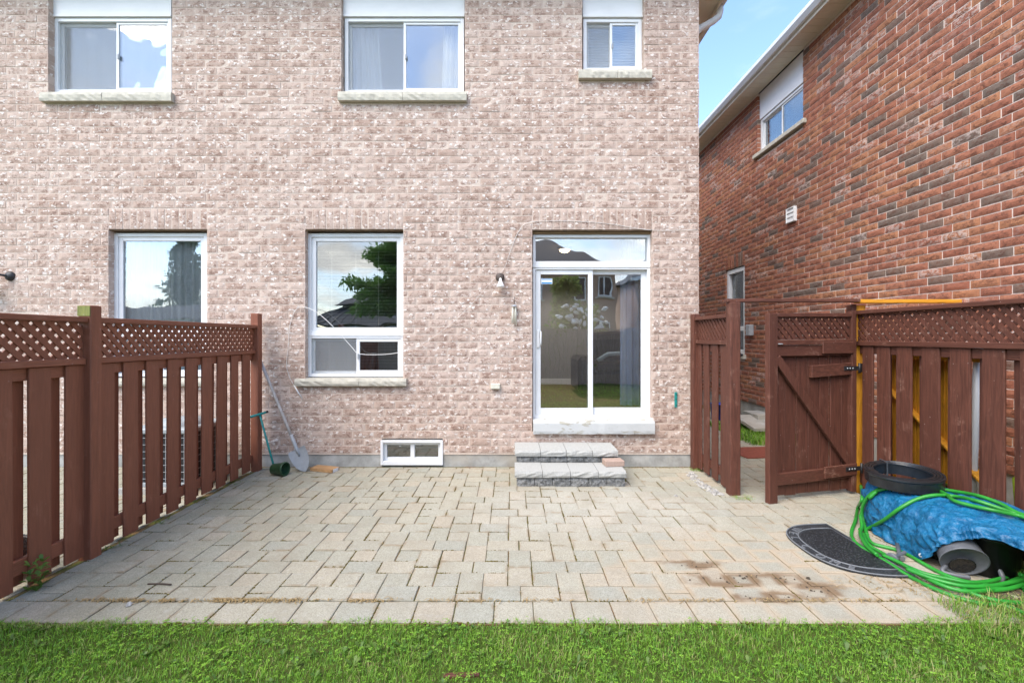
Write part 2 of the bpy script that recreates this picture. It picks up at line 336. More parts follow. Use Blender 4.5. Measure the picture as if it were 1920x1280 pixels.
# ------------------------------------------------------------------ mesh builder
ORI = {}
def base_of(o): return ORI.get(o.name, Vector((0, 0, 0)))
class MB:
    def __init__(s): s.v = []; s.f = []; s.c = {}; s.sm = set()
    def add(s, vs, fs, colr=None, smooth=False):
        b = len(s.v); s.v += [tuple(x) for x in vs]
        for f in fs:
            if colr is not None: s.c[len(s.f)] = colr
            if smooth: s.sm.add(len(s.f))
            s.f.append(tuple(b + i for i in f))
        return s
    def hexa(s, p, **k):   # 8 points: bottom 4 ccw, top 4 ccw
        return s.add(p, [(3, 2, 1, 0), (4, 5, 6, 7), (0, 1, 5, 4), (1, 2, 6, 5), (2, 3, 7, 6), (3, 0, 4, 7)], **k)
    def box(s, x0, x1, y0, y1, z0, z1, **k):
        return s.hexa([(x0, y0, z0), (x1, y0, z0), (x1, y1, z0), (x0, y1, z0), (x0, y0, z1), (x1, y0, z1), (x1, y1, z1), (x0, y1, z1)], **k)
    def cbox(s, c, ax, ay, az, b=.003):   # chamfered oriented box; half vectors
        c = Vector(c); A = [Vector(ax), Vector(ay), Vector(az)]
        L = [a.length for a in A]; U = [a.normalized() for a in A]; b = min(b, min(L) * .45)
        vs = []; idx = {}
        for sx in (-1, 1):
            for sy in (-1, 1):
                for sz in (-1, 1):
                    sg = (sx, sy, sz)
                    for k in range(3):
                        q = c.copy()
                        for j in range(3): q += U[j] * sg[j] * (L[j] if j == k else L[j] - b)
                        idx[(sg, k)] = len(vs); vs.append(q)
        fs = []
        for k in range(3):
            i, j = (k + 1) % 3, (k + 2) % 3
            for sk in (-1, 1):
                q = []
                for a_, b_ in ((-1, -1), (1, -1), (1, 1), (-1, 1)):
                    sg = [0, 0, 0]; sg[k] = sk; sg[i] = a_; sg[j] = b_; q.append(idx[(tuple(sg), k)])
                fs.append(tuple(q if sk > 0 else q[::-1]))
        for k in range(3):           # edges along k
            i, j = (k + 1) % 3, (k + 2) % 3
            for a_ in (-1, 1):
                for b_ in (-1, 1):
                    s0 = [0, 0, 0]; s1 = [0, 0, 0]; s0[k] = -1; s1[k] = 1; s0[i] = s1[i] = a_; s0[j] = s1[j] = b_
                    q = [idx[(tuple(s0), i)], idx[(tuple(s1), i)], idx[(tuple(s1), j)], idx[(tuple(s0), j)]]
                    fs.append(tuple(q[::-1] if a_ * b_ > 0 else q))
        for sx in (-1, 1):
            for sy in (-1, 1):
                for sz in (-1, 1):
                    q = [idx[((sx, sy, sz), k)] for k in range(3)]
                    fs.append(tuple(q if sx * sy * sz > 0 else q[::-1]))
        return s.add(vs, fs)
    def cb(s, x0, x1, y0, y1, z0, z1, b=.003):
        return s.cbox(((x0 + x1) / 2, (y0 + y1) / 2, (z0 + z1) / 2), ((x1 - x0) / 2, 0, 0), (0, (y1 - y0) / 2, 0), (0, 0, (z1 - z0) / 2), b)
    def bar(s, p0, p1, w, h, up=(0, 0, 1), b=.003):
        p0, p1 = Vector(p0), Vector(p1); d = (p1 - p0); a = d / 2; n = d.normalized()
        sd_ = n.cross(Vector(up)).normalized(); u = sd_.cross(n)
        return s.cbox((p0 + p1) / 2, a, sd_ * w / 2, u * h / 2, b)
    def tube(s, pts, r, n=8, caps=True):
        pts = [Vector(p) for p in pts]; rs = r if isinstance(r, (list, tuple)) else [r] * len(pts)
        b = len(s.v); up = Vector((0, 0, 1)); prev = None; vs = []
        for i, p in enumerate(pts):
            d = (pts[min(i + 1, len(pts) - 1)] - pts[max(i - 1, 0)]).normalized()
            if prev is None:
                x = d.cross(up)
                if x.length < .05: x = d.cross(Vector((1, 0, 0)))
                x.normalize()
            else:
                x = (prev - d * prev.dot(d))
                x = x.normalized() if x.length > 1e-4 else d.orthogonal().normalized()
            prev = x; y = d.cross(x)
            for k in range(n):
                a = 2 * math.pi * k / n; vs.append(p + (x * math.cos(a) + y * math.sin(a)) * rs[i])
        fs = [(i * n + k, i * n + (k + 1) % n, (i + 1) * n + (k + 1) % n, (i + 1) * n + k) for i in range(len(pts) - 1) for k in range(n)]
        s.add(vs, fs, smooth=True)
        if caps: s.f.append(tuple(b + k for k in range(n))[::-1]); s.f.append(tuple(b + (len(pts) - 1) * n + k for k in range(n)))
        return s
    def lathe(s, prof, c, axis=(0, 0, 1), n=24):
        c = Vector(c); a = Vector(axis).normalized(); x = a.orthogonal().normalized(); y = a.cross(x)
        vs = [c + a * h + (x * math.cos(2 * math.pi * k / n) + y * math.sin(2 * math.pi * k / n)) * r for r, h in prof for k in range(n)]
        fs = [(i * n + k, i * n + (k + 1) % n, (i + 1) * n + (k + 1) % n, (i + 1) * n + k) for i in range(len(prof) - 1) for k in range(n)]
        return s.add(vs, fs, smooth=True)
    def prism(s, poly, d):   # poly: 3D points (planar), d: extrusion vector
        n = len(poly); P = [Vector(p) for p in poly]; d = Vector(d)
        return s.add(P + [p + d for p in P], [tuple(range(n))[::-1], tuple(range(n, 2 * n))] + [(i, (i + 1) % n, n + (i + 1) % n, n + i) for i in range(n)])
    def mesh(s, name, off=Vector((0, 0, 0))):
        me = bpy.data.meshes.new(name)
        me.from_pydata([(x - off[0], y - off[1], z - off[2]) for x, y, z in s.v], [], s.f)
        if s.sm:
            fl = [i in s.sm for i in range(len(s.f))]; me.polygons.foreach_set('use_smooth', fl)
        if s.c:
            at = me.color_attributes.new('bk', 'FLOAT_COLOR', 'CORNER'); arr = []
            for i, f in enumerate(s.f):
                cc = s.c.get(i, (.5, .5, .5))
                for k in range(len(f)):
                    q = cc[k] if isinstance(cc[0], tuple) else cc
                    arr += [q[0], q[1], q[2], 1]
            at.data.foreach_set('color', arr)
        me.validate(); return me
    def build(s, name, mat, parent=None, kind=None, label=None, recalc=True):
        if parent is not None: off = base_of(parent)
        else:
            a = np.array(s.v); off = Vector(((a[:, 0].min() + a[:, 0].max()) / 2, (a[:, 1].min() + a[:, 1].max()) / 2, a[:, 2].min()))
        me = s.mesh(name, off); me.materials.append(M[mat])
        if recalc:
            bm = bmesh.new(); bm.from_mesh(me); bmesh.ops.recalc_face_normals(bm, faces=bm.faces); bm.to_mesh(me); bm.free()
        o = bpy.data.objects.new(name, me); col.objects.link(o)
        if parent is not None: o.parent = parent
        else: o.location = off
        ORI[o.name] = off
        if kind: o['kind'] = kind
        if label: o['label'] = label
        return o

def tag(o, label, cat, group=None):
    o['label'] = label; o['category'] = cat
    if group: o['group'] = group
    return o
def thing(name, label, cat, loc, group=None):
    o = bpy.data.objects.new(name, None); o.empty_display_size = .1; col.objects.link(o); o.location = loc
    ORI[o.name] = Vector(loc); return tag(o, label, cat, group)
def npmesh(name, V, Fq, C=None, mat=None, parent=None, kind=None):
    """V (n,3), Fq (m,3 or 4) int, C (m,3) per face colour"""
    me = bpy.data.meshes.new(name); k = Fq.shape[1]
    off = base_of(parent) if parent is not None else Vector((0, 0, 0))
    V = V - np.array(off)
    me.vertices.add(len(V)); me.vertices.foreach_set('co', V.astype(np.float32).ravel())
    me.loops.add(Fq.size); me.loops.foreach_set('vertex_index', Fq.astype(np.int32).ravel())
    me.polygons.add(len(Fq)); me.polygons.foreach_set('loop_start', np.arange(0, Fq.size, k, dtype=np.int32))
    me.polygons.foreach_set('loop_total', np.full(len(Fq), k, dtype=np.int32))
    me.update(calc_edges=True)
    if C is not None:
        at = me.color_attributes.new('bk', 'FLOAT_COLOR', 'CORNER')
        cc = np.repeat(np.c_[C, np.ones(len(C))], k, axis=0).astype(np.float32); at.data.foreach_set('color', cc.ravel())
    me.validate(); me.materials.append(M[mat])
    o = bpy.data.objects.new(name, me); col.objects.link(o)
    if parent is not None: o.parent = parent
    if kind: o['kind'] = kind
    ORI[o.name] = off
    return o
def W(px, py, Y): return Vector(((px - CX) * Y / F, Y, CAMZ - (py - HY) * Y / F))   # photo measure -> metres at depth Y
def X_(px, Y): return (px - CX) * Y / F
def Z_(py, Y): return CAMZ - (py - HY) * Y / F
def G(px, py, z=0.0):
    Y = F * (CAMZ - z) / (py - HY); return Vector(((px - CX) * Y / F, Y, z))

D = 5.61                        # distance of the pale brick wall
SOLID = lambda o: o.__setitem__('kind', 'structure')

# ------------------------------------------------------------------ ground
g = MB().box(-160, 160, -160, 200, -.30, -.10).build('ground', 'ground_green', kind='structure')
LAWN_Y = 2.535
lw = MB().box(-9, 9, -9, LAWN_Y, -.098, -.012).build('lawn', 'lawn_soil', kind='structure')

# patio : joint bed, then pavers
patio = MB().box(-7, 4.55, LAWN_Y + .006, 12.0, -.096, -.009).build('patio', 'joint_sand', kind='structure')
U_ = .0815
def paver_mesh(w, d, r):
    """top face bevelled, origin at centre top"""
    m = MB(); b = .004; hw, hd = w / 2 - .0028, d / 2 - .0028
    zt = 0.0; zb = -.055
    o = [(-hw, -hd), (hw, -hd), (hw, hd), (-hw, hd)]; i = [(-hw + b, -hd + b), (hw - b, -hd + b), (hw - b, hd - b), (-hw + b, hd - b)]
    vs = [(x, y, zt) for x, y in i] + [(x, y, zt - b * .8) for x, y in o] + [(x, y, zb) for x, y in o]
    uv = [(r, 0, 0), (r, 1, 0), (r, 1, 1), (r, 0, 1)]
    m.add(vs, [(0, 1, 2, 3)], colr=tuple(uv))
    m.add([], [])
    b0 = 0
    for k in range(4):
        j = (k + 1) % 4
        for q in ((4 + k, 4 + j, j, k), (8 + k, 8 + j, 4 + j, 4 + k)):
            m.c[len(m.f)] = (r, 0, 0); m.f.append(q)
    return m
pav = []      # (cx, cy, w, d)
Y0 = 2.757; XB = .055
def in_steps(x, y): return .06 < x < 1.18 and y > 4.93
def clip_add(x0, x1, y0, y1):
    for (ax, bx, ay, by) in ((-6.6, -3.10, 2.0, D - .02), (-3.06, 3.56, Y0, D - .03), (2.45, 4.3, D - .03, 10.5)):
        a0, a1, c0, c1 = max(x0, ax), min(x1, bx), max(y0, ay), min(y1, by)
        if a1 - a0 > .035 and c1 - c0 > .035:
            if not in_steps((a0 + a1) / 2, (c0 + c1) / 2): pav.append(((a0 + a1) / 2, (c0 + c1) / 2, a1 - a0, c1 - c0))
H2 = 2 * U_
for i in range(-12, 9):
    xb = XB + i * 8 * U_; xa = xb - 4 * U_
    for j in range(-6, 50):
        y = Y0 + j * H2; rr = (1 - j) % 4
        # column A pair starts (upper edge) at top of rows with rr == 0
        if rr == 0:
            yt = y + H2
            clip_add(xa - U_, xa + U_, yt - 3 * U_, yt); clip_add(xa - U_, xa + U_, yt - 6 * U_, yt - 3 * U_)
        if rr == 2:
            yt = y + H2
            clip_add(xb - U_, xb + U_, yt - 3 * U_, yt); clip_add(xb - U_, xb + U_, yt - 6 * U_, yt - 3 * U_)
        if rr in (0, 2):
            clip_add(xa + U_, xb - U_, y, y + H2); clip_add(xb + U_, xb + 3 * U_, y, y + H2)
        if rr == 1:
            clip_add(xb - 3 * U_, xb, y, y + H2); clip_add(xb, xb + 3 * U_, y, y + H2)
        if rr == 3:
            clip_add(xa - 3 * U_, xa, y, y + H2); clip_add(xa, xa + 3 * U_, y, y + H2)
x = -6.6
while x < 3.5:      # border course along the lawn
    wd = .232
    pav.append((x + wd / 2, Y0 - .108, wd, .208)); x += wd
pav.sort(key=lambda q: (q[0] ** 2 + q[1] ** 2 + 2.5) / (q[2] * q[3]) ** .5 if abs(q[0]) < 3.1 and q[1] < 5.6 else 1e6 + q[1])
pcache = {}; rest = MB()
for k, (x, y, wd, d) in enumerate(pav):
    dz_ = random.gauss(0, .0018); tx, ty = random.gauss(0, .005), random.gauss(0, .005); rz = random.gauss(0, .008)
    jx, jy = random.gauss(0, .0015), random.gauss(0, .0015)
    if k < 300:
        key = (round(wd, 3), round(d, 3), random.randrange(10))
        if key not in pcache:
            pcache[key] = paver_mesh(wd, d, random.random()).mesh('paver'); pcache[key].materials.append(M['paver'])
        o = bpy.data.objects.new('paver', pcache[key]); col.objects.link(o); o.parent = patio
        o.location = Vector((x + jx, y + jy, dz_)) - base_of(patio); o.rotation_euler = (tx, ty, rz)
    else:
        pm = paver_mesh(wd, d, random.random()); mt = Matrix.Translation((x + jx, y + jy, dz_)) @ Matrix.Rotation(rz, 4, 'Z') @ Matrix.Rotation(tx, 4, 'X')
        b0 = len(rest.v); rest.v += [tuple(mt @ Vector(q)) for q in pm.v]
        for i, f in enumerate(pm.f): rest.c[len(rest.f)] = pm.c[i]; rest.f.append(tuple(b0 + q for q in f))
rest.build('paver_field', 'paver', patio, kind='stuff', recalc=False)

# ------------------------------------------------------------------ bricks
def brick_mb(L, H, dep, r, relief=.004, nx=6, nz=3):
    m = MB(); vs = []; rr = random.Random(int(r * 1e6))
    for j in range(nz + 1):
        for i in range(nx + 1):
            ed = i in (0, nx) or j in (0, nz)
            vs.append((-L / 2 + L * i / nx, .002 if ed else -rr.uniform(.2, 1) * relief, -H / 2 + H * j / nz))
    m.v = vs; N = nx + 1
    for j in range(nz):
        for i in range(nx):
            q = (j * N + i, j * N + i + 1, (j + 1) * N + i + 1, (j + 1) * N + i)
            m.c[len(m.f)] = tuple((r, vs[k][0] / L + .5, vs[k][2] / H + .5) for k in q); m.f.append(q)
    b = len(m.v)
    cor = [(-L / 2, -H / 2), (L / 2, -H / 2), (L / 2, H / 2), (-L / 2, H / 2)]
    m.v += [(x, .002, z) for x, z in cor] + [(x, dep, z) for x, z in cor]
    for k in range(4):
        j = (k + 1) % 4; m.c[len(m.f)] = (r, .02, .5); m.f.append((b + j, b + k, b + 4 + k, b + 4 + j))
    return m
def brick_field(parent, mats, frame, a0, a1, z0, z1, L, H, joint, anchor, holes, soldiers, mat, keyf, dep, relief, offs=(0, .42)):
    """frame(a,z)->Matrix of brick centre; holes/soldiers in (a0,a1,z0,z1)"""
    items = []
    nrow0 = math.floor((z0 - anchor[1]) / H); z = anchor[1] + nrow0 * H; row = 0
    while z < z1 - H * .5:
        zc = z + H / 2
        if zc > z0:
            segs = [(a0, a1)]
            for h in holes + [s[:4] for s in soldiers]:
                if h[2] < zc < h[3]:
                    ns = []
                    for (p, q) in segs:
                        if h[1] <= p or h[0] >= q: ns.append((p, q)); continue
                        if h[0] - p > .02: ns.append((p, h[0]))
                        if q - h[1] > .02: ns.append((h[1], q))
                    segs = ns
            o = anchor[0] + L * (offs[row % 2] + random.uniform(-.06, .06)); k0 = math.floor((a0 - o) / L) - 1
            k = k0
            while o + k * L < a1:
                p, q = o + k * L, o + (k + 1) * L
                for (s0, s1) in segs:
                    x0, x1 = max(p, s0), min(q, s1)
                    if s0 - p > 0 and x0 == s0 and x1 - x0 < .05: continue
                    if x0 == p and p - s0 > 0 and p - s0 < .05: x0 = s0
                    if x1 == q and 0 < s1 - q < .05: x1 = s1
                    if x1 - x0 > .05: items.append((((x0 + x1) / 2, zc), x1 - x0 - joint * (.5 if (x0 == s0 or x1 == s1) else 1), H - joint, 0))
                k += 1
        z += H; row += 1
    for (s0, s1, zz0, zz1, n) in soldiers:
        wd = (s1 - s0) / n
        for k in range(n): items.append(((s0 + wd * (k + .5), (zz0 + zz1) / 2), zz1 - zz0 - joint, wd - joint, 1))
    items.sort(key=lambda q: keyf(*q[0]))
    fullL, fullH = L - joint, H - joint
    var = [brick_mb(fullL, fullH, dep, random.random(), relief) for _ in range(40)]
    mesh = []
    for v in var:
        me = v.mesh('brick'); me.materials.append(M[mat]); mesh.append(me)
    rest = MB(); off = base_of(parent)
    for n, (c, l, h, sold) in enumerate(items):
        vi = random.randrange(40)
        mt = frame(*c) @ Matrix.Translation((random.gauss(0, .0012), random.gauss(0, .0015), random.gauss(0, .0008)))
        if sold: mt = mt @ Matrix.Rotation(R(90), 4, 'Y')
        mt = mt @ Matrix.Diagonal((l / fullL, 1, h / fullH, 1))
        if n < 300:
            o = bpy.data.objects.new('brick', mesh[vi]); col.objects.link(o); o.parent = parent
            o.matrix_local = Matrix.Translation(-off) @ mt
        else:
            v = brick_mb(fullL, fullH, dep, random.random(), relief, 4, 2); b0 = len(rest.v); rest.v += [tuple(mt @ Vector(q)) for q in v.v]
            for i, f in enumerate(v.f): rest.c[len(rest.f)] = v.c[i]; rest.f.append(tuple(b0 + q for q in f))
    rest.build('brick_field', mat, parent, kind='stuff', recalc=False)

def wall_cells(m, a0, a1, z0, z1, holes, putbox, grow=.006):
    hs = [(h[0] - grow, h[1] + grow, h[2] - grow, h[3] + grow) for h in holes]
    A = sorted({a0, a1, *[min(max(v, a0), a1) for h in hs for v in h[:2]]}); Zs = sorted({z0, z1, *[min(max(v, z0), z1) for h in hs for v in h[2:4]]})
    for j in range(len(Zs) - 1):
        run = None
        for i in range(len(A) - 1):
            ca, cz = (A[i] + A[i + 1]) / 2, (Zs[j] + Zs[j + 1]) / 2
            solid = not any(h[0] < ca < h[1] and h[2] < cz < h[3] for h in hs)
            if solid: run = (run[0] if run else A[i], A[i + 1])
            if (not solid or i == len(A) - 2) and run: putbox(run[0], run[1], Zs[j], Zs[j + 1]); run = None

# ------------------------------------------------------------------ pale brick house
house = thing('brick_house', 'pale pink brick house with white windows and a sliding door facing the patio', 'house', (-2.0, D + .3, 0))
s_ = D / F
def wx(px): return (px - CX) * s_
def wz(py): return CAMZ - (py - HY) * s_
HX0, HX1, HZ1 = -8.6, wx(1311), 6.3
FND = wz(852)
op = dict(
    ul=(wx(90), wx(322), wz(192), wz(-70)), um=(wx(640), wx(871), wz(191), wz(-70)), ur=(wx(1092), wx(1207), wz(149), wz(-70)),
    ll=(wx(203.5), wx(387.6), wz(721), wz(430)), lm=(wx(572.4), wx(755.6), wz(721), wz(430)),
    door=(wx(998.3), wx(1223), wz(811), wz(431)), bs=(wx(716), wx(830), wz(875), wz(823)))
holes = list(op.values())
soldiers = [(wx(203.5), wx(387.6), wz(430), wz(391), 14), (wx(572.4), wx(755.6), wz(430), wz(391), 14), (wx(998.3), wx(1223), wz(431), wz(391), 17)]
wallm = MB()
wall_cells(wallm, HX0, HX1 - .008, FND, HZ1, holes, lambda a, b, c, d: wallm.box(a, b, D + .0045, D + .26, c, d))
wallm.build('wall', 'pink_mortar', house)
side = MB().box(HX1 - .10, HX1 - .008, D + .262, 15, .12, HZ1).box(HX0, HX1 - .1, 14.9, 15.0, .12, HZ1).box(HX0, HX0 + .1, D + .262, 14.9, .12, HZ1)
side.build('side_wall', 'side_brick', house)
fm = MB(); wall_cells(fm, HX0, HX1 - .015, -.08, FND - .002, [op['bs']], lambda a, b, c, d: fm.box(a, b, D + .015, D + .26, c, d), grow=0.0)
fm.build('foundation', 'concrete', house)
brick_field(house, None, lambda a, z: Matrix.Translation((a, D, z)), HX0, HX1, FND, HZ1, .2607, .0918, .011, (wx(486), wz(390.3)), holes, soldiers,
            'pink_brick', lambda a, z: (a ** 2 + (z - 1.75) ** 2 * 1.6), .10, .0028)
# lintels
lt = MB()
for k in ('ll', 'lm', 'door'):
    h = op[k]; lt.box(h[0] - .02, h[1] + .02, D + .012, D + .1, h[3] - .008, h[3] + .004)
lt.build('lintel_plate', 'rust_steel', house)

def ring(m, x0, x1, z0, z1, y0, y1, w, wb=None, wt=None):
    wb = wb or w; wt = wt or w
    m.cb(x0, x0 + w, y0, y1, z0, z1); m.cb(x1 - w, x1, y0, y1, z0, z1)
    m.cb(x0 + w, x1 - w, y0 + .001, y1, z0, z0 + wb); m.cb(x0 + w, x1 - w, y0 + .001, y1, z1 - wt, z1)
def pane(par, x0, x1, z0, z1, y, mat='glass'):
    return MB().box(x0, x1, y, y + .006, z0, z1).build('pane', mat, par)
def screen(par, x0, x1, z0, z1, y):
    o = MB().box(x0, x1, y, y + .002, z0, z1).build('screen', 'screen_mesh', par); return o
def sill(par, x0, x1, z0, z1, joint, dep=.06):
    for a, b in ((x0, joint - .002), (joint + .002, x1)):
        m = MB(); nx = 14; rr = random.Random(int(a * 1000))
        rows = [(z1, D + .09), (z1 - .003, D - dep + .004)]
        vs = []; fs = []
        prof = [(0, D + .09, z1), (1, D - dep + .006, z1), (2, D - dep - .004, z1 - (z1 - z0) * .35), (2, D - dep - .002, z1 - (z1 - z0) * .7), (1, D - dep + .004, z0), (0, D + .09, z0)]
        for i in range(nx + 1):
            x = a + (b - a) * i / nx
            for k, y, z in prof: vs.append((x, y + (rr.uniform(-.006, .006) if k == 2 else rr.uniform(-.002, .002) if k else 0), z))
        n = len(prof)
        for i in range(nx):
            for k in range(n): fs.append((i * n + k, i * n + (k + 1) % n, (i + 1) * n + (k + 1) % n, (i + 1) * n + k))
        fs += [tuple(range(n)), tuple(range(nx * n, nx * n + n))[::-1]]
        m.add(vs, fs); m.build('sill', 'stone_sill', par)
YF = D + .085
def fx(px): return X_(px, YF)
def fz(py): return Z_(py, YF)

def slider_window(x0, x1, z0, z1, mull, has_panel, panel_top, sillrect, label):
    fr = MB(); ring(fr, x0, x1, z0, z1, YF, YF + .09, .045)
    wn = fr.build('window', 'white_vinyl', house, label=label)
    m = MB(); ring(m, mull - .02, x1 - .045, z0 + .045, z1 - .045, YF + .015, YF + .04, .032, .03, .03); m.build('sash', 'white_vinyl', wn)
    m = MB(); ring(m, x0 + .045, mull + .012, z0 + .045, z1 - .045, YF + .05, YF + .075, .03); m.build('sash', 'white_vinyl', wn)
    pane(wn, mull + .012, x1 - .077, z0 + .075, z1 - .075, YF + .026)
    pane(wn, x0 + .075, mull - .018, z0 + .075, z1 - .075, YF + .062)
    screen(wn, x0 + .046, mull - .021, z0 + .046, z1 - .046, YF + .03)
    m = MB(); m.cb(mull + .0, mull + .022, YF - .002, YF + .014, (z0 + z1) / 2 - .04, (z0 + z1) / 2 + .02); m.build('latch', 'grey_metal', wn)
    if has_panel:
        m = MB(); m.cb(x0 - .01, x1 + .01, YF - .018, YF + .06, z1 + .004, panel_top); m.cb(x0 - .008, x1 + .008, YF - .024, YF - .019, z1 + .004, z1 + .03)
        m.build('head_panel', 'white_panel', wn)
    sill(wn, *sillrect)
    return wn
slider_window(fx(101.5), fx(321.5), fz(175), fz(34), fx(219), True, 6.25, (wx(83), wx(327), wz(193.5), wz(177), wx(199)), 'wide upper window, the one over the fenced neighbour yard')
slider_window(fx(646), fx(870), fz(175.5), fz(34), fx(759), True, 6.25, (wx(636.5), wx(875.5), wz(192.5), wz(176), wx(757)), 'wide upper window in the middle of the wall')
slider_window(fx(1093.5), fx(1203.5), fz(134), fz(35), fx(1147), True, 6.25, (wx(1084), wx(1220), wz(151), wz(135), wx(1156)), 'small upper window near the house corner')
def picture_window(x0, x1, z0, z1, zs, mull, sillrect, label):
    """fixed light over a slider"""
    fr = MB(); ring(fr, x0, x1, zs, z1, YF, YF + .10, .045); ring(fr, x0, x1, z0, zs - .002, YF + .002, YF + .10, .04)
    fr.cb(x0 - .004, x1 + .004, YF - .006, YF - .001, zs - .012, zs + .012)
    wn = fr.build('window', 'white_vinyl', house, label=label)
    m = MB(); ring(m, x0 + .045, x1 - .045, zs + .045, z1 - .045, YF + .02, YF + .06, .05); m.build('sash', 'white_vinyl', wn)
    pane(wn, x0 + .095, x1 - .095, zs + .095, z1 - .095, YF + .04)
    m = MB(); ring(m, mull - .01, x1 - .04, z0 + .04, zs - .042, YF + .012, YF + .038, .042); m.build('sash', 'white_vinyl', wn)
    m = MB(); ring(m, x0 + .04, mull + .01, z0 + .04, zs - .042, YF + .05, YF + .075, .03); m.build('sash', 'white_vinyl', wn)
    pane(wn, mull + .032, x1 - .082, z0 + .082, zs - .084, YF + .024)
    pane(wn, x0 + .07, mull - .02, z0 + .07, zs - .072, YF + .06)
    screen(wn, x0 + .041, mull - .011, z0 + .041, zs - .043, YF + .03)
    m = MB(); m.cb(mull + .008, mull + .026, YF - .006, YF + .011, (z0 + zs) / 2 - .04, (z0 + zs) / 2 + .03); m.build('latch', 'grey_metal', wn)
    sill(wn, *sillrect); return wn
picture_window(fx(213.5), fx(389), fz(706), fz(437), fz(628), fx(300), (wx(190), wx(398), wz(722.5), wz(709.5), wx(290)), 'tall window of the neighbour side with white curtain')
picture_window(fx(577), fx(757.5), fz(706.5), fz(437.5), fz(628), fx(669), (wx(556.5), wx(763.5), wz(722.5), wz(709), wx(675.5)), 'tall window beside the patio with slatted blind')
# patio door
DX0, DX1 = fx(999), fx(1219.5)
zt, zb = fz(440), fz(785)
fr = MB(); ring(fr, DX0, DX1, fz(495), zt, YF, YF + .11, .035); fr.cb(DX0 - .002, DX1 + .002, YF - .004, YF + .10, fz(501.5), fz(495) - .001)
ring(fr, DX0, DX1, zb, fz(502), YF + .002, YF + .12, .035, .045, .02)
pd = fr.build('patio_door', 'white_vinyl', house)
pane(pd, DX0 + .035, DX1 - .035, fz(495) + .035, zt - .035, YF + .05, 'door_glass')
m = MB(); ring(m, fx(1108) - .033, DX1 - .035, zb + .045, fz(502) - .02, YF + .07, YF + .10, .062, .085, .055); m.build('door_panel', 'white_vinyl', pd)
m = MB(); ring(m, DX0 + .04, fx(1108) + .03, zb + .045, fz(502) - .02, YF + .025, YF + .06, .06, .085, .06); dl = m.build('sliding_panel', 'white_vinyl', pd)
pane(pd, fx(1108) + .029, DX1 - .097, zb + .13, fz(502) - .075, YF + .085, 'door_glass')
pane(pd, DX0 + .10, fx(1108) - .03, zb + .13, fz(502) - .08, YF + .04, 'door_glass')
m = MB(); hz_ = Z_(635, YF); m.cb(DX0 + .05, DX0 + .085, YF + .004, YF + .024, hz_ - .11, hz_ + .11, .006)
m.tube([(DX0 + .10, YF + .02, hz_ + .09), (DX0 + .10, YF - .025, hz_ + .06), (DX0 + .10, YF - .025, hz_ - .06), (DX0 + .10, YF + .02, hz_ - .09)], .009, 8); m.build('handle', 'white_vinyl', pd)
m = MB().box(fx(1015), fx(1036), YF + .036, YF + .039, fz(532), fz(521.5)); m.build('sticker', 'sticker_white', pd)
m = MB(); m.box(fx(1016), fx(1035), YF + .034, YF + .0358, fz(523.6), fz(522.2)); m.box(fx(1016), fx(1035), YF + .034, YF + .0358, fz(531.3), fz(528.6)); m.build('sticker_band', 'sticker_blue', pd)
# brown wood strip under the lintel, painted door sill
MB().cb(op['door'][0], op['door'][1], YF - .03, YF + .08, fz(439) , op['door'][3] - .01).build('head_strip', 'lintel_wood', house)
m = MB(); nx = 24; vs = []; fs = []; rr = random.Random(3)
sx0, sx1 = wx(999.5), wx(1225)
prof = [(D + .12, wz(785)), (D - .055, wz(787.5)), (D - .068, wz(792)), (D - .066, wz(806)), (D - .06, wz(811.5)), (D + .12, wz(811.5))]
for i in range(nx + 1):
    x = sx0 + (sx1 - sx0) * i / nx
    for k, (y, z) in enumerate(prof): vs.append((x, y + (rr.uniform(-.003, .003) if 0 < k < 5 else 0), z + (rr.uniform(-.003, .003) if k in (1, 4) else 0)))
for i in range(nx):
    for k in range(6): fs.append((i * 6 + k, i * 6 + (k + 1) % 6, i * 6 + 6 + (k + 1) % 6, i * 6 + 6 + k))
fs += [tuple(range(6)), tuple(range(nx * 6, nx * 6 + 6))]
m.add(vs, fs); m.build('door_sill', 'flaked_paint', house)
# basement window
bx0, bx1, bz0, bz1 = op['bs'][0] - .015, op['bs'][1] + .004, wz(871.5), wz(825)
fr = MB(); ring(fr, bx0, bx1, bz0, bz1, D - .012, D + .10, .03, .05, .03); bw = fr.build('basement_window', 'white_vinyl', house)
m = MB(); xm = (bx0 + bx1) / 2
ring(m, bx0 + .03, bx1 - .03, bz0 + .05, bz1 - .03, D + .04, D + .09, .035); m.cb(xm - .025, xm + .025, D + .035, D + .09, bz0 + .06, bz1 - .04); m.build('sash', 'white_vinyl', bw)
pane(bw, bx0 + .065, xm - .025, bz0 + .085, bz1 - .065, D + .06); pane(bw, xm + .025, bx1 - .065, bz0 + .085, bz1 - .065, D + .06)
m = MB(); m.tube([(xm - .17, D + .045, bz1 - .075), (xm - .16, D + .045, bz1 - .088), (xm - .145, D + .045, bz1 - .075)], .004, 6); m.build('latch', 'white_vinyl', bw)
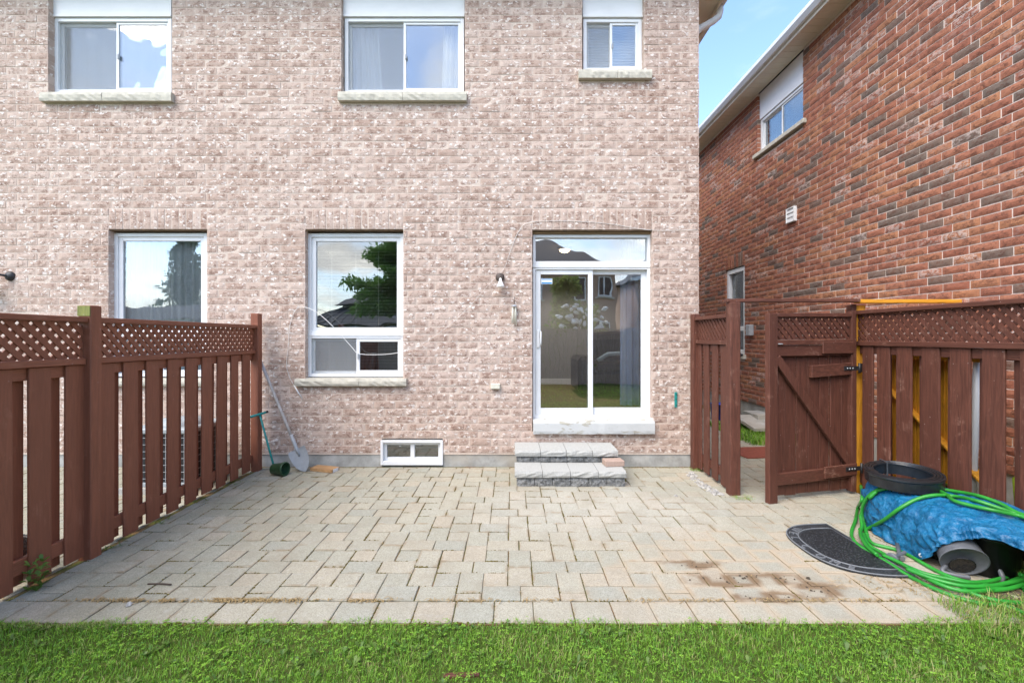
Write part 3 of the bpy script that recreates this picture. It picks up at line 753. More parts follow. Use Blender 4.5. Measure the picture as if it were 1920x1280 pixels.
# interior shell (floors, walls, ceilings) ----------------------------------
FL = fz(766) - .02
inn = MB()
inn.box(HX0 + .1, HX1 - .1, D + .262, 14.8, FL - .2, FL); inn.build('interior_floor', 'floor_wood', house)
MB().box(HX0 + .1, HX1 - .1, D + .262, 14.8, 3.08, 3.24).build('ceiling', 'ceiling_white', house)
MB().box(HX0 + .1, HX1 - .1, D + .262, 14.8, 5.75, 5.86).build('ceiling', 'ceiling_white', house)
iw = MB()
iw.box(-.9, HX1 - .1, 8.85, 8.95, FL, 3.08).box(-1.0, -.9, D + .262, 8.95, FL, 3.08).box(-8.5, -1.01, 7.8, 7.9, FL, 3.08).box(-3.25, -3.15, D + .262, 7.8, FL, 3.08)
iw.box(-8.5, HX1 - .1, 8.0, 8.1, 3.24, 5.75).box(-3.3, -3.2, D + .262, 8.0, 3.24, 5.75).box(.2, .3, D + .262, 8.0, 3.24, 5.75).box(HX0 + .1, HX1 - .1, 6.6, 6.7, -.1, FL - .21)
iw.build('interior_wall', 'plaster', house)
m = MB().cb(-.9, HX1 - .1, 8.82, 8.848, FL, FL + .11); m.build('baseboard', 'white_vinyl', house)
# eave, gutter and downspout on the side of the house
ev = MB().box(HX1, HX1 + .38, D + .02, 15, 5.97, 6.02); ev.build('soffit', 'cream_metal', house)
MB().box(HX1 + .382, HX1 + .40, D + .0, 15, 5.93, 6.12).box(HX1 - .1, HX1 + .40, D - .02, D + .0, 6.022, 6.12).build('fascia', 'cream_metal', house)
MB().box(HX1 + .402, HX1 + .50, D + .0, 15, 6.0, 6.13).build('gutter', 'white_vinyl', house)
yy = D + .42
MB().tube([(HX1 + .45, yy, 6.0), (HX1 + .45, yy, 5.93), (HX1 + .43, yy, 5.86), (HX1 + .36, yy, 5.80), (HX1 + .2, yy, 5.71), (HX1 + .10, yy, 5.64), (HX1 + .06, yy, 5.56), (HX1 + .06, yy, 5.3), (HX1 + .06, yy, .3)], .045, 10).build('downspout', 'white_vinyl', house)
rf = MB().add([(HX0 - .3, D - .4, 6.15), (HX1 + .5, D - .4, 6.15), (HX1 + .5, 15.3, 6.15), (HX0 - .3, 15.3, 6.15), (-5.5, 10.3, 9.0), (-1.5, 10.3, 9.0)], [(0, 1, 5, 4), (1, 2, 5), (2, 3, 4, 5), (3, 0, 4), (3, 2, 1, 0)])
rf.build('roof', 'shingle', house)

# things inside the house -----------------------------------------------------
def curtain(name, x0, x1, z0, z1, y, mat, label, folds, amp=.03, pinch=None, group=None, cat='curtain', lean=0):
    m = MB(); nx = folds * 8; nz = 14; vs = []
    for j in range(nz + 1):
        tt = j / nz; z = z1 + (z0 - z1) * tt
        for i in range(nx + 1):
            u = i / nx; a, b = x0, x1
            if pinch: a, b = pinch(tt)
            ph = folds * 2 * math.pi * u
            vs.append((a + (b - a) * u, y + amp * math.sin(ph + .6 * math.sin(3 * u + tt)) * (.5 + .5 * tt) + .008 * math.sin(5.3 * ph), z))
    fs = [(j * (nx + 1) + i, j * (nx + 1) + i + 1, (j + 1) * (nx + 1) + i + 1, (j + 1) * (nx + 1) + i) for j in range(nz) for i in range(nx)]
    m.add(vs, fs, smooth=True); o = m.build(name, mat, recalc=False)
    return tag(o, label, cat, group)
yc = D + .42
curtain('curtain', fx(1163) * yc / YF, fx(1212) * yc / YF, FL + .01, 3.0, yc, 'curtain_grey', 'grey blue curtain gathered on the right inside the patio door', 4, .04)
curtain('curtain', fx(1004), fx(1012), FL + .01, 3.0, yc, 'curtain_grey', 'sliver of grey blue curtain at the handle side inside the patio door', 2, .03,
        pinch=lambda tt: (fx(1002), fx(1006) + .07 * tt))
curtain('curtain', wx(209), wx(386), FL + .25, 2.86, D + .225, 'sheer', 'white sheer curtain filling the tall window behind the fence', 13, .03)
curtain('curtain', fx(655), fx(705), 4.0, 5.7, D + .29, 'sheer', 'white sheer curtain pulled aside behind the screen of the middle upper window', 6, .03, pinch=lambda tt: (fx(648) - .05, fx(700) + .12 * tt))
curtain('curtain', fx(825), fx(866), 4.0, 5.7, D + .29, 'sheer', 'white curtain gathered behind the clear half of the middle upper window', 5, .04, pinch=lambda tt: (fx(828) - .06 * tt, fx(872) + .05))
curtain('curtain', fx(95), fx(325), 4.0, 5.7, D + .31, 'sheer', 'white sheer curtain drawn across the upper window over the neighbour yard', 9, .045)
bl = thing('window_blind', 'white slatted blind closed behind the small upper window', 'blind', ((fx(1094) + fx(1203)) / 2, D + .36, wz(140)))
for k in range(24):
    z = wz(140) + k * .036
    MB().bar((fx(1090), D + .36, z), (fx(1208), D + .36, z), .004, .036, (0, .25, 1), .001).build('slat', 'blind_white', bl)
bl = thing('window_blind', 'open white slatted blind behind the tall window by the patio', 'blind', ((fx(577) + fx(757)) / 2, D + .34, fz(720)))
for k in range(46):
    z = fz(715) + k * .043
    MB().bar((fx(570), D + .34, z), (fx(765), D + .34, z), .010, .0015, (0, 0, 1), .0005).build('slat', 'blind_white', bl)
m = MB()
for px in (608, 655, 699, 741): m.tube([(fx(px), D + .325, fz(715)), (fx(px), D + .325, fz(715) + 46 * .043)], .002, 5)
m.build('cord', 'blind_white', bl)
# sofa
sx, sy = 1.02, 7.0
sf = thing('sofa', 'dark brown leather sofa inside the house behind the patio door', 'sofa', (1.62, sy + .4, FL))
def cushion(m, x0, x1, y0, y1, z0, z1, b): return m.cb(x0, x1, y0, y1, z0, z1, b)
MB().cb(sx + .02, 2.2, sy, sy + .9, FL + .04, FL + .38, .04).build('base', 'leather', sf)
MB().cb(sx, sx + .26, sy - .03, sy + .92, FL + .05, FL + .62, .10).build('armrest', 'leather', sf)
MB().cb(sx + .27, 2.2, sy - .05, sy + .6, FL + .385, FL + .54, .06).build('seat', 'leather', sf)
MB().cbox((1.75, sy + .72, FL + .68), (.46, 0, .03), (0, .16, .04), (-.02, -.06, .32), .11).build('backrest', 'leather', sf)
m = MB(); m.tube([(sx + .29, sy - .06, FL + .56), (sx + .45, sy - .06, FL + .66), (sx + .65, sy - .07, FL + .67), (2.15, sy - .07, FL + .66)], .035, 6)
tag(m.build('throw_blanket', 'throw_blue'), 'pale blue blanket lying over the dark leather sofa', 'blanket')
cl = thing('ceiling_light', 'small lit round ceiling light seen through the glass above the patio door', 'ceiling light', (.87, 7.5, 3.03))
MB().lathe([(.0, 3.078), (.11, 3.078), (.11, 3.05), (.09, 3.045)], (.87, 7.5, 0)).build('rim', 'white_vinyl', cl)
lp_ = bpy.data.lights.new('ceiling_lamp', 'SPOT'); lp_.spot_size = R(150); lp_.spot_blend = .4; lp_.energy = 34; lp_.shadow_soft_size = .08; lp_.color = (1, .93, .84)
lpo = bpy.data.objects.new('ceiling_lamp', lp_); col.objects.link(lpo); lpo.location = (.87, 7.5, 2.9)
MB().lathe([(.088, 3.05), (.08, 3.02), (.05, 3.0), (0.0, 2.995)], (.87, 7.5, 0)).build('bulb', 'lamp_glow', cl)

# ------------------------------------------------------------------ red brick house on the right
RX = 4.6
rh = thing('brick_house', 'red brick house wall with dark mixed bricks, seen side on beyond the gate', 'house', (RX + .3, 8, 0))
RZ1 = 6.16; RF = .33
RY0, RY1 = 2.3, 12.6
rop = dict(u=(7.17, 8.50, 4.93, 6.4), l=(8.97, 9.76, 1.16, 3.03))
def y2a(y): return -y            # a axis runs towards the viewer
rh_holes = [(-h[1], -h[0], h[2], h[3]) for h in rop.values()]
wm = MB(); wall_cells(wm, -RY1, -RY0, RF, RZ1, rh_holes, lambda a, b, c, d: wm.box(RX + .008, RX + .28, -b, -a, c, d)); wm.build('wall', 'red_mortar', rh)
MB().box(RX + .02, RX + .28, RY0, RY1, -.09, RF - .002).build('foundation', 'concrete', rh)
rl = (-9.76, -8.97, 3.03, 3.31, 9)
LB, HB = .285, .0877
def rframe(a, z): return Matrix.Translation((RX, -a, z)) @ Matrix.Rotation(R(-90), 4, 'Z')
def rkey(a, z):
    y = -a; u = RX / y * F
    vis = u < 985 and (z - CAMZ) / y * F < 640 and z > 1.9
    return (y if vis else 100 + y)
brick_field(rh, None, rframe, -RY1, -RY0, RF, RZ1 - .03, LB, HB, .0125, (0, RF), rh_holes, [rl], 'red_brick', rkey, .10, .006, offs=(0, .4))
MB().box(RX + .3, 14, RY0, RY0 + .2, -.09, 6.16).box(RX + .3, 14, RY1 - .2, RY1, -.09, 6.16).build('side_wall', 'far_brick', rh)
# soffit made of grooved strips, fascia, gutter, roof
m = MB(); y = RY0 - .3
while y < RY1 + .3:
    m.cb(4.30, RX + .02, y, y + .145, RZ1, RZ1 + .012, .004); y += .15
m.build('soffit', 'cream_metal', rh, kind='stuff')
MB().box(4.30, RX + .02, RY0 - .3, RY1 + .3, RZ1 + .014, RZ1 + .03).box(4.275, 4.298, RY0 - .3, RY1 + .3, RZ1 - .02, RZ1 + .15).build('fascia', 'cream_metal', rh)
gp = [(4.273, RZ1 + .15), (4.273, RZ1 + .03), (4.22, RZ1 + .03), (4.175, RZ1 + .09), (4.175, RZ1 + .15), (4.185, RZ1 + .15), (4.187, RZ1 + .095), (4.223, RZ1 + .04), (4.263, RZ1 + .04), (4.263, RZ1 + .15)]
MB().prism([(x, RY0 - .3, z) for x, z in gp], (0, RY1 - RY0 + .6, 0)).build('gutter', 'white_vinyl', rh)
MB().add([(4.26, RY0 - .3, 6.32), (4.26, RY1 + .3, 6.32), (9.5, RY1 - 4, 9.2), (9.5, RY0 + 4, 9.2), (14.5, RY0 - .3, 6.32), (14.5, RY1 + .3, 6.32)],
         [(0, 3, 2, 1), (4, 5, 2, 3), (0, 4, 3), (1, 2, 5), (0, 1, 5, 4)]).build('roof', 'shingle', rh)
# windows of the red house : frames lie in planes x = const
def yring(m, y0, y1, z0, z1, x0, x1, w, wb=None):
    wb = wb or w
    m.cb(x0, x1, y0, y0 + w, z0, z1); m.cb(x0, x1, y1 - w, y1, z0, z1)
    m.cb(x0 + .001, x1, y0 + w, y1 - w, z0, z0 + wb); m.cb(x0 + .001, x1, y0 + w, y1 - w, z1 - w, z1)
xf = RX + .06
m = MB(); yring(m, 7.175, 8.495, 5.03, 5.66, xf, xf + .09, .045); rw = m.build('window', 'white_vinyl', rh, label='upper window under the eave')
m = MB(); yring(m, 7.22, 7.86, 5.075, 5.615, xf + .015, xf + .04, .03); m.build('sash', 'white_vinyl', rw)
m = MB(); yring(m, 7.82, 8.45, 5.075, 5.615, xf + .045, xf + .07, .03); m.build('sash', 'white_vinyl', rw)
MB().box(xf + .026, xf + .032, 7.25, 7.83, 5.105, 5.585).build('pane', 'glass', rw); MB().box(xf + .056, xf + .062, 7.85, 8.42, 5.105, 5.585).build('pane', 'glass', rw)
MB().cb(xf - .02, xf + .06, 7.175, 8.495, 5.664, 6.155).build('head_panel', 'white_panel', rw)
MB().cb(RX - .055, RX + .09, 7.08, 7.80, 4.95, 5.025, .008).cb(RX - .055, RX + .09, 7.804, 8.58, 4.95, 5.025, .008).build('sill', 'stone_sill', rw)
m = MB(); xl = RX + .025; yring(m, 8.975, 9.755, 1.26, 3.015, xl, xl + .12, .085); m.cb(xl - .002, xl + .09, 9.06, 9.67, 1.73, 1.82); rw = m.build('window', 'white_vinyl', rh, label='narrow ground floor window seen over the small fence panel')
MB().box(xf + .04, xf + .046, 9.025, 9.705, 1.31, 1.73).build('pane', 'glass', rw); MB().box(xf + .04, xf + .046, 9.025, 9.705, 1.82, 2.965).build('pane', 'glass', rw)
MB().cb(RX - .055, RX + .09, 8.9, 9.83, 1.165, 1.255, .008).build('sill', 'stone_sill', rw)
MB().box(RX + 1.6, RX + 1.7, RY0, RY1, 0, 6.1).build('interior_wall', 'plaster', rh)
MB().box(RX + .3, RX + 1.6, RY0 + .2, RY1 - .2, 3.2, 3.3).build('interior_floor', 'floor_wood', rh)
MB().box(RX + .3, RX + 1.6, RY0 + .2, RY1 - .2, .2, .3).build('interior_floor', 'floor_wood', rh)
MB().box(RX + .3, RX + 1.6, RY0 + .2, RY1 - .2, 5.95, 6.05).build('ceiling', 'ceiling_white', rh)
# dryer vent with louvres, grey meter box
vy, vz = 7.43, 3.6
m = MB(); yring(m, vy - .11, vy + .11, vz - .12, vz + .12, RX - .05, RX + .005, .018); vn = m.build('vent', 'white_panel', rh)
for k in range(3):
    z = vz + .07 - k * .07
    MB().cbox((RX - .035, vy, z), (.006, 0, .035), (0, .09, 0), (-.003, 0, .0006), .001).build('louvre', 'white_panel', vn)
MB().cb(RX - .09, RX - .002, 8.62, 8.76, 1.63, 1.84, .008).build('meter_box', 'grey_metal', rh)

# ------------------------------------------------------------------ fences
def clip_poly(P, lo, hi, ax):
    for sgn, lim in ((1, lo), (-1, hi)):
        out = []
        for i in range(len(P)):
            a, b = P[i], P[(i + 1) % len(P)]; da, db = sgn * (a[ax] - lim), sgn * (b[ax] - lim)
            if da >= 0: out.append(a)
            if da * db < 0:
                t_ = da / (da - db); out.append((a[0] + (b[0] - a[0]) * t_, a[1] + (b[1] - a[1]) * t_))
        P = out
        if len(P) < 3: return []
    return P
def lattice(par, O, e, L, z0, z1, nrm, mat, pitch=.081, width=.035, th=.008, zs=(0, 0)):
    """O base point, e unit direction to the right as seen, nrm towards the viewer; zs: extra height at both ends"""
    O, e, nrm = Vector(O), Vector(e), Vector(nrm); H = z1 - z0; hw = width * .7071
    for lay, s in ((0, -1), (1, 1)):
        c = -H - pitch + random.uniform(0, pitch)
        while c < L + H + pitch:
            cc = c + random.gauss(0, .003)
            P = [(cc - hw, 0), (cc + hw, 0), (cc + hw + s * H, H), (cc - hw + s * H, H)]
            P = clip_poly(P, 0, L, 0)
            if P:
                off = nrm * (th * .5 if lay == 0 else -th * .5 - .0005)
                pts = [O + e * a + Vector((0, 0, z0 + z + (zs[0] + (zs[1] - zs[0]) * a / L))) + off - nrm * th / 2 for a, z in P]
                ar = sum(P[i][0] * P[(i + 1) % len(P)][1] - P[(i + 1) % len(P)][0] * P[i][1] for i in range(len(P))) / 2
                if abs(ar) > .0006: MB().prism(pts, nrm * th).build('slat', mat, par)
            c += pitch
def side_fence(par, X, sgn, ys, panels, zt, ztrim, mat, boards, bw, post_z, bot=.015, shift=0.0, back=True):
    """fence along Y. sgn=+1: viewer is on the +X side. ys: post centres; boards: near edges of the front boards"""
    n = Vector((sgn, 0, 0)); sx = sgn
    for i, y in enumerate(ys):
        pz = post_z[i]; xo = X + sx * .012
        MB().cb(xo - .046, xo + .046, y - .046, y + .046, -.09, pz, .006).build('post', mat, par)
    for (y0, y1) in panels:
        MB().cb(X - .045, X + .045, y0, y1, zt - .038, zt, .004).build('top_rail', mat + '_y', par)
        MB().cb(X - .03, X + .03, y0, y1, ztrim, ztrim + .045, .004).build('trim', mat + '_y', par)
        xr = X - sx * .028
        MB().cb(xr - .019, xr + .019, y0, y1, ztrim - .082, ztrim - .002, .004).build('rail', mat + '_y', par)
        MB().cb(xr - .019, xr + .019, y0, y1, .105, .20, .004).build('rail', mat + '_y', par)
        O = (X, y0 if sx > 0 else y1, 0); e = (0, 1 if sx > 0 else -1, 0)
        lattice(par, O, e, y1 - y0, ztrim + .046, zt - .039, n, mat)
    for (y0, y1) in boards:
        tilt = random.gauss(0, .003); b = bot + random.uniform(0, .015)
        xc = X - sx * (.0 if True else 0); ztop = ztrim - .003
        MB().cbox((X + sx * .0, (y0 + y1) / 2, (b + ztop) / 2), (.009, 0, 0), (0, (y1 - y0) / 2, 0), (0, tilt, (ztop - b) / 2), .003).build('board', mat, par)
    bs = sorted(boards)
    for k in range(len(bs) - 1):
        gy = (bs[k][1] + bs[k + 1][0]) / 2 + shift
        if not back or bs[k + 1][0] - bs[k][1] < .03: continue
        xb_ = X - sx * .058; ww = (bs[k][1] - bs[k][0]) / 2; b = bot + random.uniform(0, .02)
        MB().cbox((xb_, gy + random.gauss(0, .004), (b + ztrim - .003) / 2), (.009, 0, 0), (0, ww, 0), (0, random.gauss(0, .003), (ztrim - .003 - b) / 2), .003).build('board', mat, par)
# left fence
lf = thing('fence', 'brown stained board fence with lattice top on the left of the patio', 'fence', (-3.09, 4.0, 0))
LX = -3.09
bd = [(3.385, 3.515), (3.60, 3.74), (3.827, 3.967), (4.06, 4.195), (4.285, 4.43), (4.514, 4.66), (4.743, 4.884), (4.977, 5.108), (5.19, 5.34)]
bd2 = [(3.13, 3.28), (2.894, 3.035), (2.66, 2.80), (2.425, 2.565), (2.19, 2.33), (1.955, 2.095), (1.72, 1.86), (1.485, 1.625), (1.25, 1.39)]
side_fence(lf, LX, 1, [5.46, 3.308, 1.2], [(3.357, 5.413), (1.25, 3.259)], 1.745, 1.405, 'stain_brown', bd + bd2, .14, [1.885, 1.83, 1.85])
MB().cb(LX - .033, LX + .057, 3.2555, 3.2615, 1.752, 1.826, .001).build('mossy_face', 'mossy_wood', lf, label='green mossy bare face at the top of the middle post')
# short fence panel by the gate
sfz = thing('fence', 'short brown fence panel with lattice between the house corner and the open gate', 'fence', (2.25, 5.0, 0))
side_fence(sfz, 2.25, -1, [5.53], [(4.69, 5.48)], 1.84, 1.52, 'old_brown', [(5.37, 5.5), (5.17, 5.31), (4.95, 5.09), (4.735, 4.875)], .14, [1.88], back=False)
# gate frame : latch post, hinge post and the bar over the gate
gf = thing('gateway', 'tall brown posts joined by a thin beam over the open gate', 'gate frame', (2.9, 4.65, 0))
MB().cb(2.205, 2.31, 4.575, 4.68, -.09, 1.955, .008).build('post', 'old_brown', gf)
MB().cb(3.515, 3.565, 4.685, 4.775, -.09, 1.94, .006).build('post', 'old_brown', gf)
MB().cb(3.568, 3.66, 4.69, 4.78, -.09, 1.93, .006).build('post', 'yellow_paint', gf, label='orange yellow painted post behind the hinge post')
MB().cb(2.19, 3.54, 4.60, 4.69, 1.957, 1.99, .004).build('beam', 'old_brown_x', gf)
MB().cb(3.542, 4.59, 4.62, 4.70, 1.948, 1.985, .004).build('beam', 'yellow_paint_x', gf, label='orange yellow end of the beam reaching the red brick wall')
MB().lathe([(0, 0), (.022, 0), (.022, .015), (.012, .02), (.012, .035), (0, .035)], (2.31, 4.61, 1.42), (1, 0, 0), 10).build('latch', 'black_iron', gf)
# gate leaf, swung towards the viewer
gt = thing('gate', 'brown wooden gate with lattice top and diagonal brace standing open', 'gate', (3.0, 4.52, .03))
Hh, Fr = Vector((3.50, 4.655, 0)), Vector((2.455, 4.385, 0)); ge = (Hh - Fr).normalized(); GW = (Hh - Fr).length; gn = Vector((ge.y, -ge.x, 0))
def gp_(a, z, d=0.0): return Fr + ge * a + gn * d + Vector((0, 0, z))
def gbox(name, a0, a1, z0, z1, d0, d1, mat='old_brown', tilt=0.0, **k):
    return MB().cbox(gp_((a0 + a1) / 2, (z0 + z1) / 2, (d0 + d1) / 2), ge * (a1 - a0) / 2 + Vector((0, 0, tilt)), gn * (d1 - d0) / 2, Vector((0, 0, (z1 - z0) / 2)), .004).build(name, mat, gt, **k)
gbox('stile', 0, .098, .0, 1.83, -.012, .045)
gbox('stile', GW - .06, GW, .03, 1.865, -.012, .04)
gbox('top_rail', .10, GW - .062, 1.80, 1.838, -.02, .042, 'old_brown_x', .006)
gbox('trim', .10, GW - .062, 1.525, 1.575, -.01, .042, 'old_brown_x', .004)
gbox('rail', .10, GW - .05, 1.415, 1.52, -.008, .03, 'old_brown_x')
gbox('rail', .64, GW - .052, 1.435, 1.555, .031, .052, 'old_brown_x')
gbox('rail', .10, GW - .05, .17, .285, -.005, .032, 'old_brown_x', .006)
gbox('rail', .66, GW - .01, .20, .315, .033, .055, 'old_brown_x', .006)
gbox('rail', .52, GW - .02, 1.21, 1.33, -.005, .035, 'old_brown_x', .012)
lattice(gt, gp_(.10, 0, .012), ge, GW - .165, 1.578, 1.798, gn, 'old_brown', zs=(0, .006))
nb = 7; wb_ = (GW - .105) / nb
for k in range(nb):
    a0 = .103 + k * wb_
    gbox('board', a0, a0 + wb_ - .007 - (.005 if k == 4 else 0), .045 + random.uniform(-.006, .012), 1.51 + random.uniform(-.02, 0), -.03 + random.uniform(-.005, .005), -.010 + random.uniform(-.005, .003), 'old_brown', random.gauss(0, .001))
p0, p1 = gp_(.10, 1.40, .022), gp_(GW - .06, .30, .026)
MB().bar(p0, p1, .034, .085, (0, 0, 1)).build('brace', 'old_brown', gt)
for z, a in ((1.275, .80), (.262, .86)):
    m = MB(); d = .036 if z > 1 else .056
    m.cbox(gp_(GW - .05, z + .01, d + .002), ge * .11, gn * .0025, Vector((0, 0, .022)), .001)
    m.cbox(gp_(GW + .06, z + .012, d + .001), ge * .022, gn * .004, Vector((0, 0, .045)), .001); m.lathe([(0.0, -.05), (.012, -.05), (.012, .05), (0, .05)], gp_(GW + .035, z + .01, d + .006), (0, 0, 1), 8)
    hg = m.build('hinge', 'black_iron', gt)
    m = MB()
    for q in (-.12, -.085, -.05): m.lathe([(.008, 0), (.008, .003), (.005, .006), (0, .006)], gp_(GW + q, z + .01, d + .0045), gn, 8)
    m.build('bolt', 'grey_metal', hg)
m = MB(); m.tube([gp_(.10, 1.535, .045), gp_(.115, 1.535, .06), gp_(.14, 1.535, .058), gp_(.15, 1.53, .045)], .005, 6); m.build('latch', 'grey_metal', gt)
# right fence
rfn = thing('fence', 'brown board fence with lattice top along the right side behind the blue tarp', 'fence', (3.58, 3.5, 0))
bd = [(4.49, 4.625), (4.29, 4.44), (4.057, 4.215), (3.79, 3.955), (3.535, 3.70), (3.288, 3.446), (3.03, 3.19), (2.775, 2.935), (2.52, 2.68), (2.265, 2.425), (2.01, 2.17), (1.755, 1.915), (1.5, 1.66)]
side_fence(rfn, 3.58, -1, [2.345], [(2.395, 4.68), (1.5, 2.296)], 1.872, 1.515, 'old_brown', bd, .155, [1.9], bot=.03, shift=-.048)
# orange gate leaf leaning behind the fence
yg = thing('gate', 'orange yellow wooden gate frame standing behind the right fence, seen through its gaps', 'gate', (4.1, 4.3, 0))
def ybar(n, p0, p1, w=.02, h=.09): MB().bar(p0, p1, w, h, (1, 0, 0)).build(n, 'yellow_paint', yg)
ya, yb_ = Vector((3.74, 4.45, .0)), Vector((3.74, 3.30, .0))
for k in range(6):
    y = 4.55 - k * .142
    MB().cb(3.735, 3.755, y - .068, y + .068, .05, 1.40, .003).build('board', 'yellow_paint', yg)
MB().cb(3.712, 3.733, 3.5, 4.56, 1.40, 1.47, .003).build('rail', 'yellow_paint', yg)
MB().bar((3.722, 4.54, 1.15), (3.722, 3.55, .45), .02, .09, (1, 0, 0)).build('brace', 'yellow_paint', yg)

# ------------------------------------------------------------------ steps
st = thing('stone_steps', 'two low grey split stone steps in front of the patio door', 'steps', (.62, 5.2, 0))
def stone(name, x0, x1, y0, y1, z0, z1, mat, rough):
    """block with a rough split front"""
    m = MB(); rr = random.Random(int(x0 * 1e4 + z0 * 1e5)); nx, nz = 5, 3; vs = []
    for j in range(nz + 1):
        for i in range(nx + 1):
            ed = (i in (0, nx)) + (j in (0, nz))
            dy = rr.uniform(-1, .3) * rough if ed == 0 else rr.uniform(0, .8) * rough if ed == 1 else rough
            vs.append((x0 + (x1 - x0) * i / nx, y0 + dy, z0 + (z1 - z0) * j / nz))
    N = nx + 1; fs = [(j * N + i, j * N + i + 1, (j + 1) * N + i + 1, (j + 1) * N + i) for j in range(nz) for i in range(nx)]
    b = len(vs); vs += [(x0, y1, z0), (x1, y1, z0), (x1, y1, z1), (x0, y1, z1)]
    top = [nz * N + i for i in range(N)]; bot = [i for i in range(N)]
    fs += [tuple(top + [b + 2, b + 3]), tuple(bot[::-1] + [b, b + 1]), (b, b + 3, b + 2, b + 1), tuple([j * N for j in range(nz + 1)][::-1] + [b, b + 3][::1])[:nz + 3], tuple([j * N + nx for j in range(nz + 1)] + [b + 2, b + 1])]
    m.add(vs, fs); return m.build(name, mat, st)
cx0, cx1 = .028, 1.222
for k in range(6):
    x0 = .05 + k * .194; stone('block', x0 + .002, x0 + .190, 4.862, 5.18, -.005, .098, 'split_stone', .010)
    stone('block', x0 + .002, x0 + .190, 5.20, 5.58, .168, .238, 'split_stone', .008)
for k in range(4):
    x0 = cx0 + k * .2985; stone('cap_stone', x0 + .002, x0 + .296, 4.835, 5.195, .101 + random.uniform(0, .002), .166 + random.uniform(0, .003), 'grey_stone_top', .010)
    x0 = .03 + k * .296; stone('cap_stone', x0 + .002, x0 + .293, 5.165, 5.585, .241 + random.uniform(0, .002), .305 + random.uniform(0, .004), 'grey_stone_top', .010)
lp = MB(); e1 = Vector((.99, .10, 0)); e2 = Vector((-.10, .99, 0))
lp.cbox((1.135, 5.085, .1995), e1 * .108, e2 * .072, (0, 0, .030), .004)
tag(lp.build('paver', 'pinkish_paver'), 'loose pinkish paver left lying on the lower stone step', 'paver')

# ------------------------------------------------------------------ tools by the left fence
shv = thing('shovel', 'round point shovel with pale wooden handle leaning in the fence corner', 'shovel', (-2.45, 5.40, 0))
tip, top = Vector((-2.452, 5.395, .006)), Vector((-3.075, 5.55, 1.30)); ax = (top - tip).normalized()
sdv = ax.cross(Vector((0, -1, .1))).normalized(); nv = sdv.cross(ax)
if nv.y > 0: nv = -nv
hs = tip + ax * .42
MB().tube([hs, tip + ax * .7, tip + ax * 1.1, top], [.019, .018, .017, .020], 10).build('handle', 'bleached_handle', shv)
m = MB(); vs = []; rows = [(0.0, .004, 0), (.03, .045, .0), (.08, .082, .004), (.15, .104, .012), (.22, .110, .018), (.275, .107, .018), (.285, .095, .02)]
for h, wd, dep in rows:
    for i in range(7):
        u = -1 + i / 3; vs.append(tip + ax * h + sdv * wd * u + nv * (-dep * (1 - u * u) + .012 + .03 * h))
fs = [(j * 7 + i, j * 7 + i + 1, (j + 1) * 7 + i + 1, (j + 1) * 7 + i) for j in range(6) for i in range(6)]
n0 = len(vs); m.add(vs, fs, smooth=True); m.add([v - nv * .003 for v in vs], [f[::-1] for f in fs], smooth=True)
m.tube([tip + ax * .20 + nv * .0, tip + ax * .29 + nv * .004, tip + ax * .36, hs + ax * .05], [.012, .022, .021, .021], 10)
for s in (-1, 1): m.bar(tip + ax * .285 + sdv * s * .03, tip + ax * .285 + sdv * s * .098, .006, .02, nv, .001)
m.build('blade', 'grey_metal', shv)
tl_ = thing('garden_tool', 'teal metal tool with a T handle leaning against the left fence', 'garden tool', (-2.8, 5.3, 0))
a_, b_ = Vector((-2.755, 5.27, .05)), Vector((-3.015, 5.42, .675))
MB().tube([a_, b_], .012, 8).build('shaft', 'teal_paint', tl_)
MB().tube([b_ + Vector((-.125, -.10, -.03)), b_ + Vector((-.06, -.05, -.012)), b_ + Vector((.055, .035, .022))], [.013, .015, .013], 8).build('handle', 'teal_paint', tl_)
MB().tube([b_ + Vector((.056, .036, .022)), b_ + Vector((.075, .05, .03))], .014, 8).build('grip_end', 'dark_plastic', tl_)
pt = MB(); pc = Vector((-2.615, 5.235, .080)); pa = Vector((-.97, .22, -.06)).normalized()
pt.lathe([(.070, -.0), (.078, -.002), (.080, .0), (.080, .022), (.074, .024), (.060, .165), (.056, .170), (0, .170), (0, .162), (.053, .160), (.068, .02), (.070, 0)], pc, pa, 24)
tag(pt.build('plant_pot', 'pot_plastic'), 'dark green plastic plant pot lying on its side by the shovel', 'plant pot')
wb2 = MB(); wb2.cbox((-2.25, 5.445, .021), (.148, -.045, 0), (.02, .066, 0), (0, 0, .0195), .002)
wo = tag(wb2.build('wood_block', 'raw_pine'), 'short offcut of raw pine timber lying on the patio beside the shovel blade', 'wood block')
m = MB(); m.cbox((-2.1005, 5.3995, .021), (.0012, -.0004, 0), (.0135, .046, 0), (0, 0, .018), .0004)
ORI[wo.name] = Vector(wo.location); m.build('painted_end', 'white_vinyl', wo)

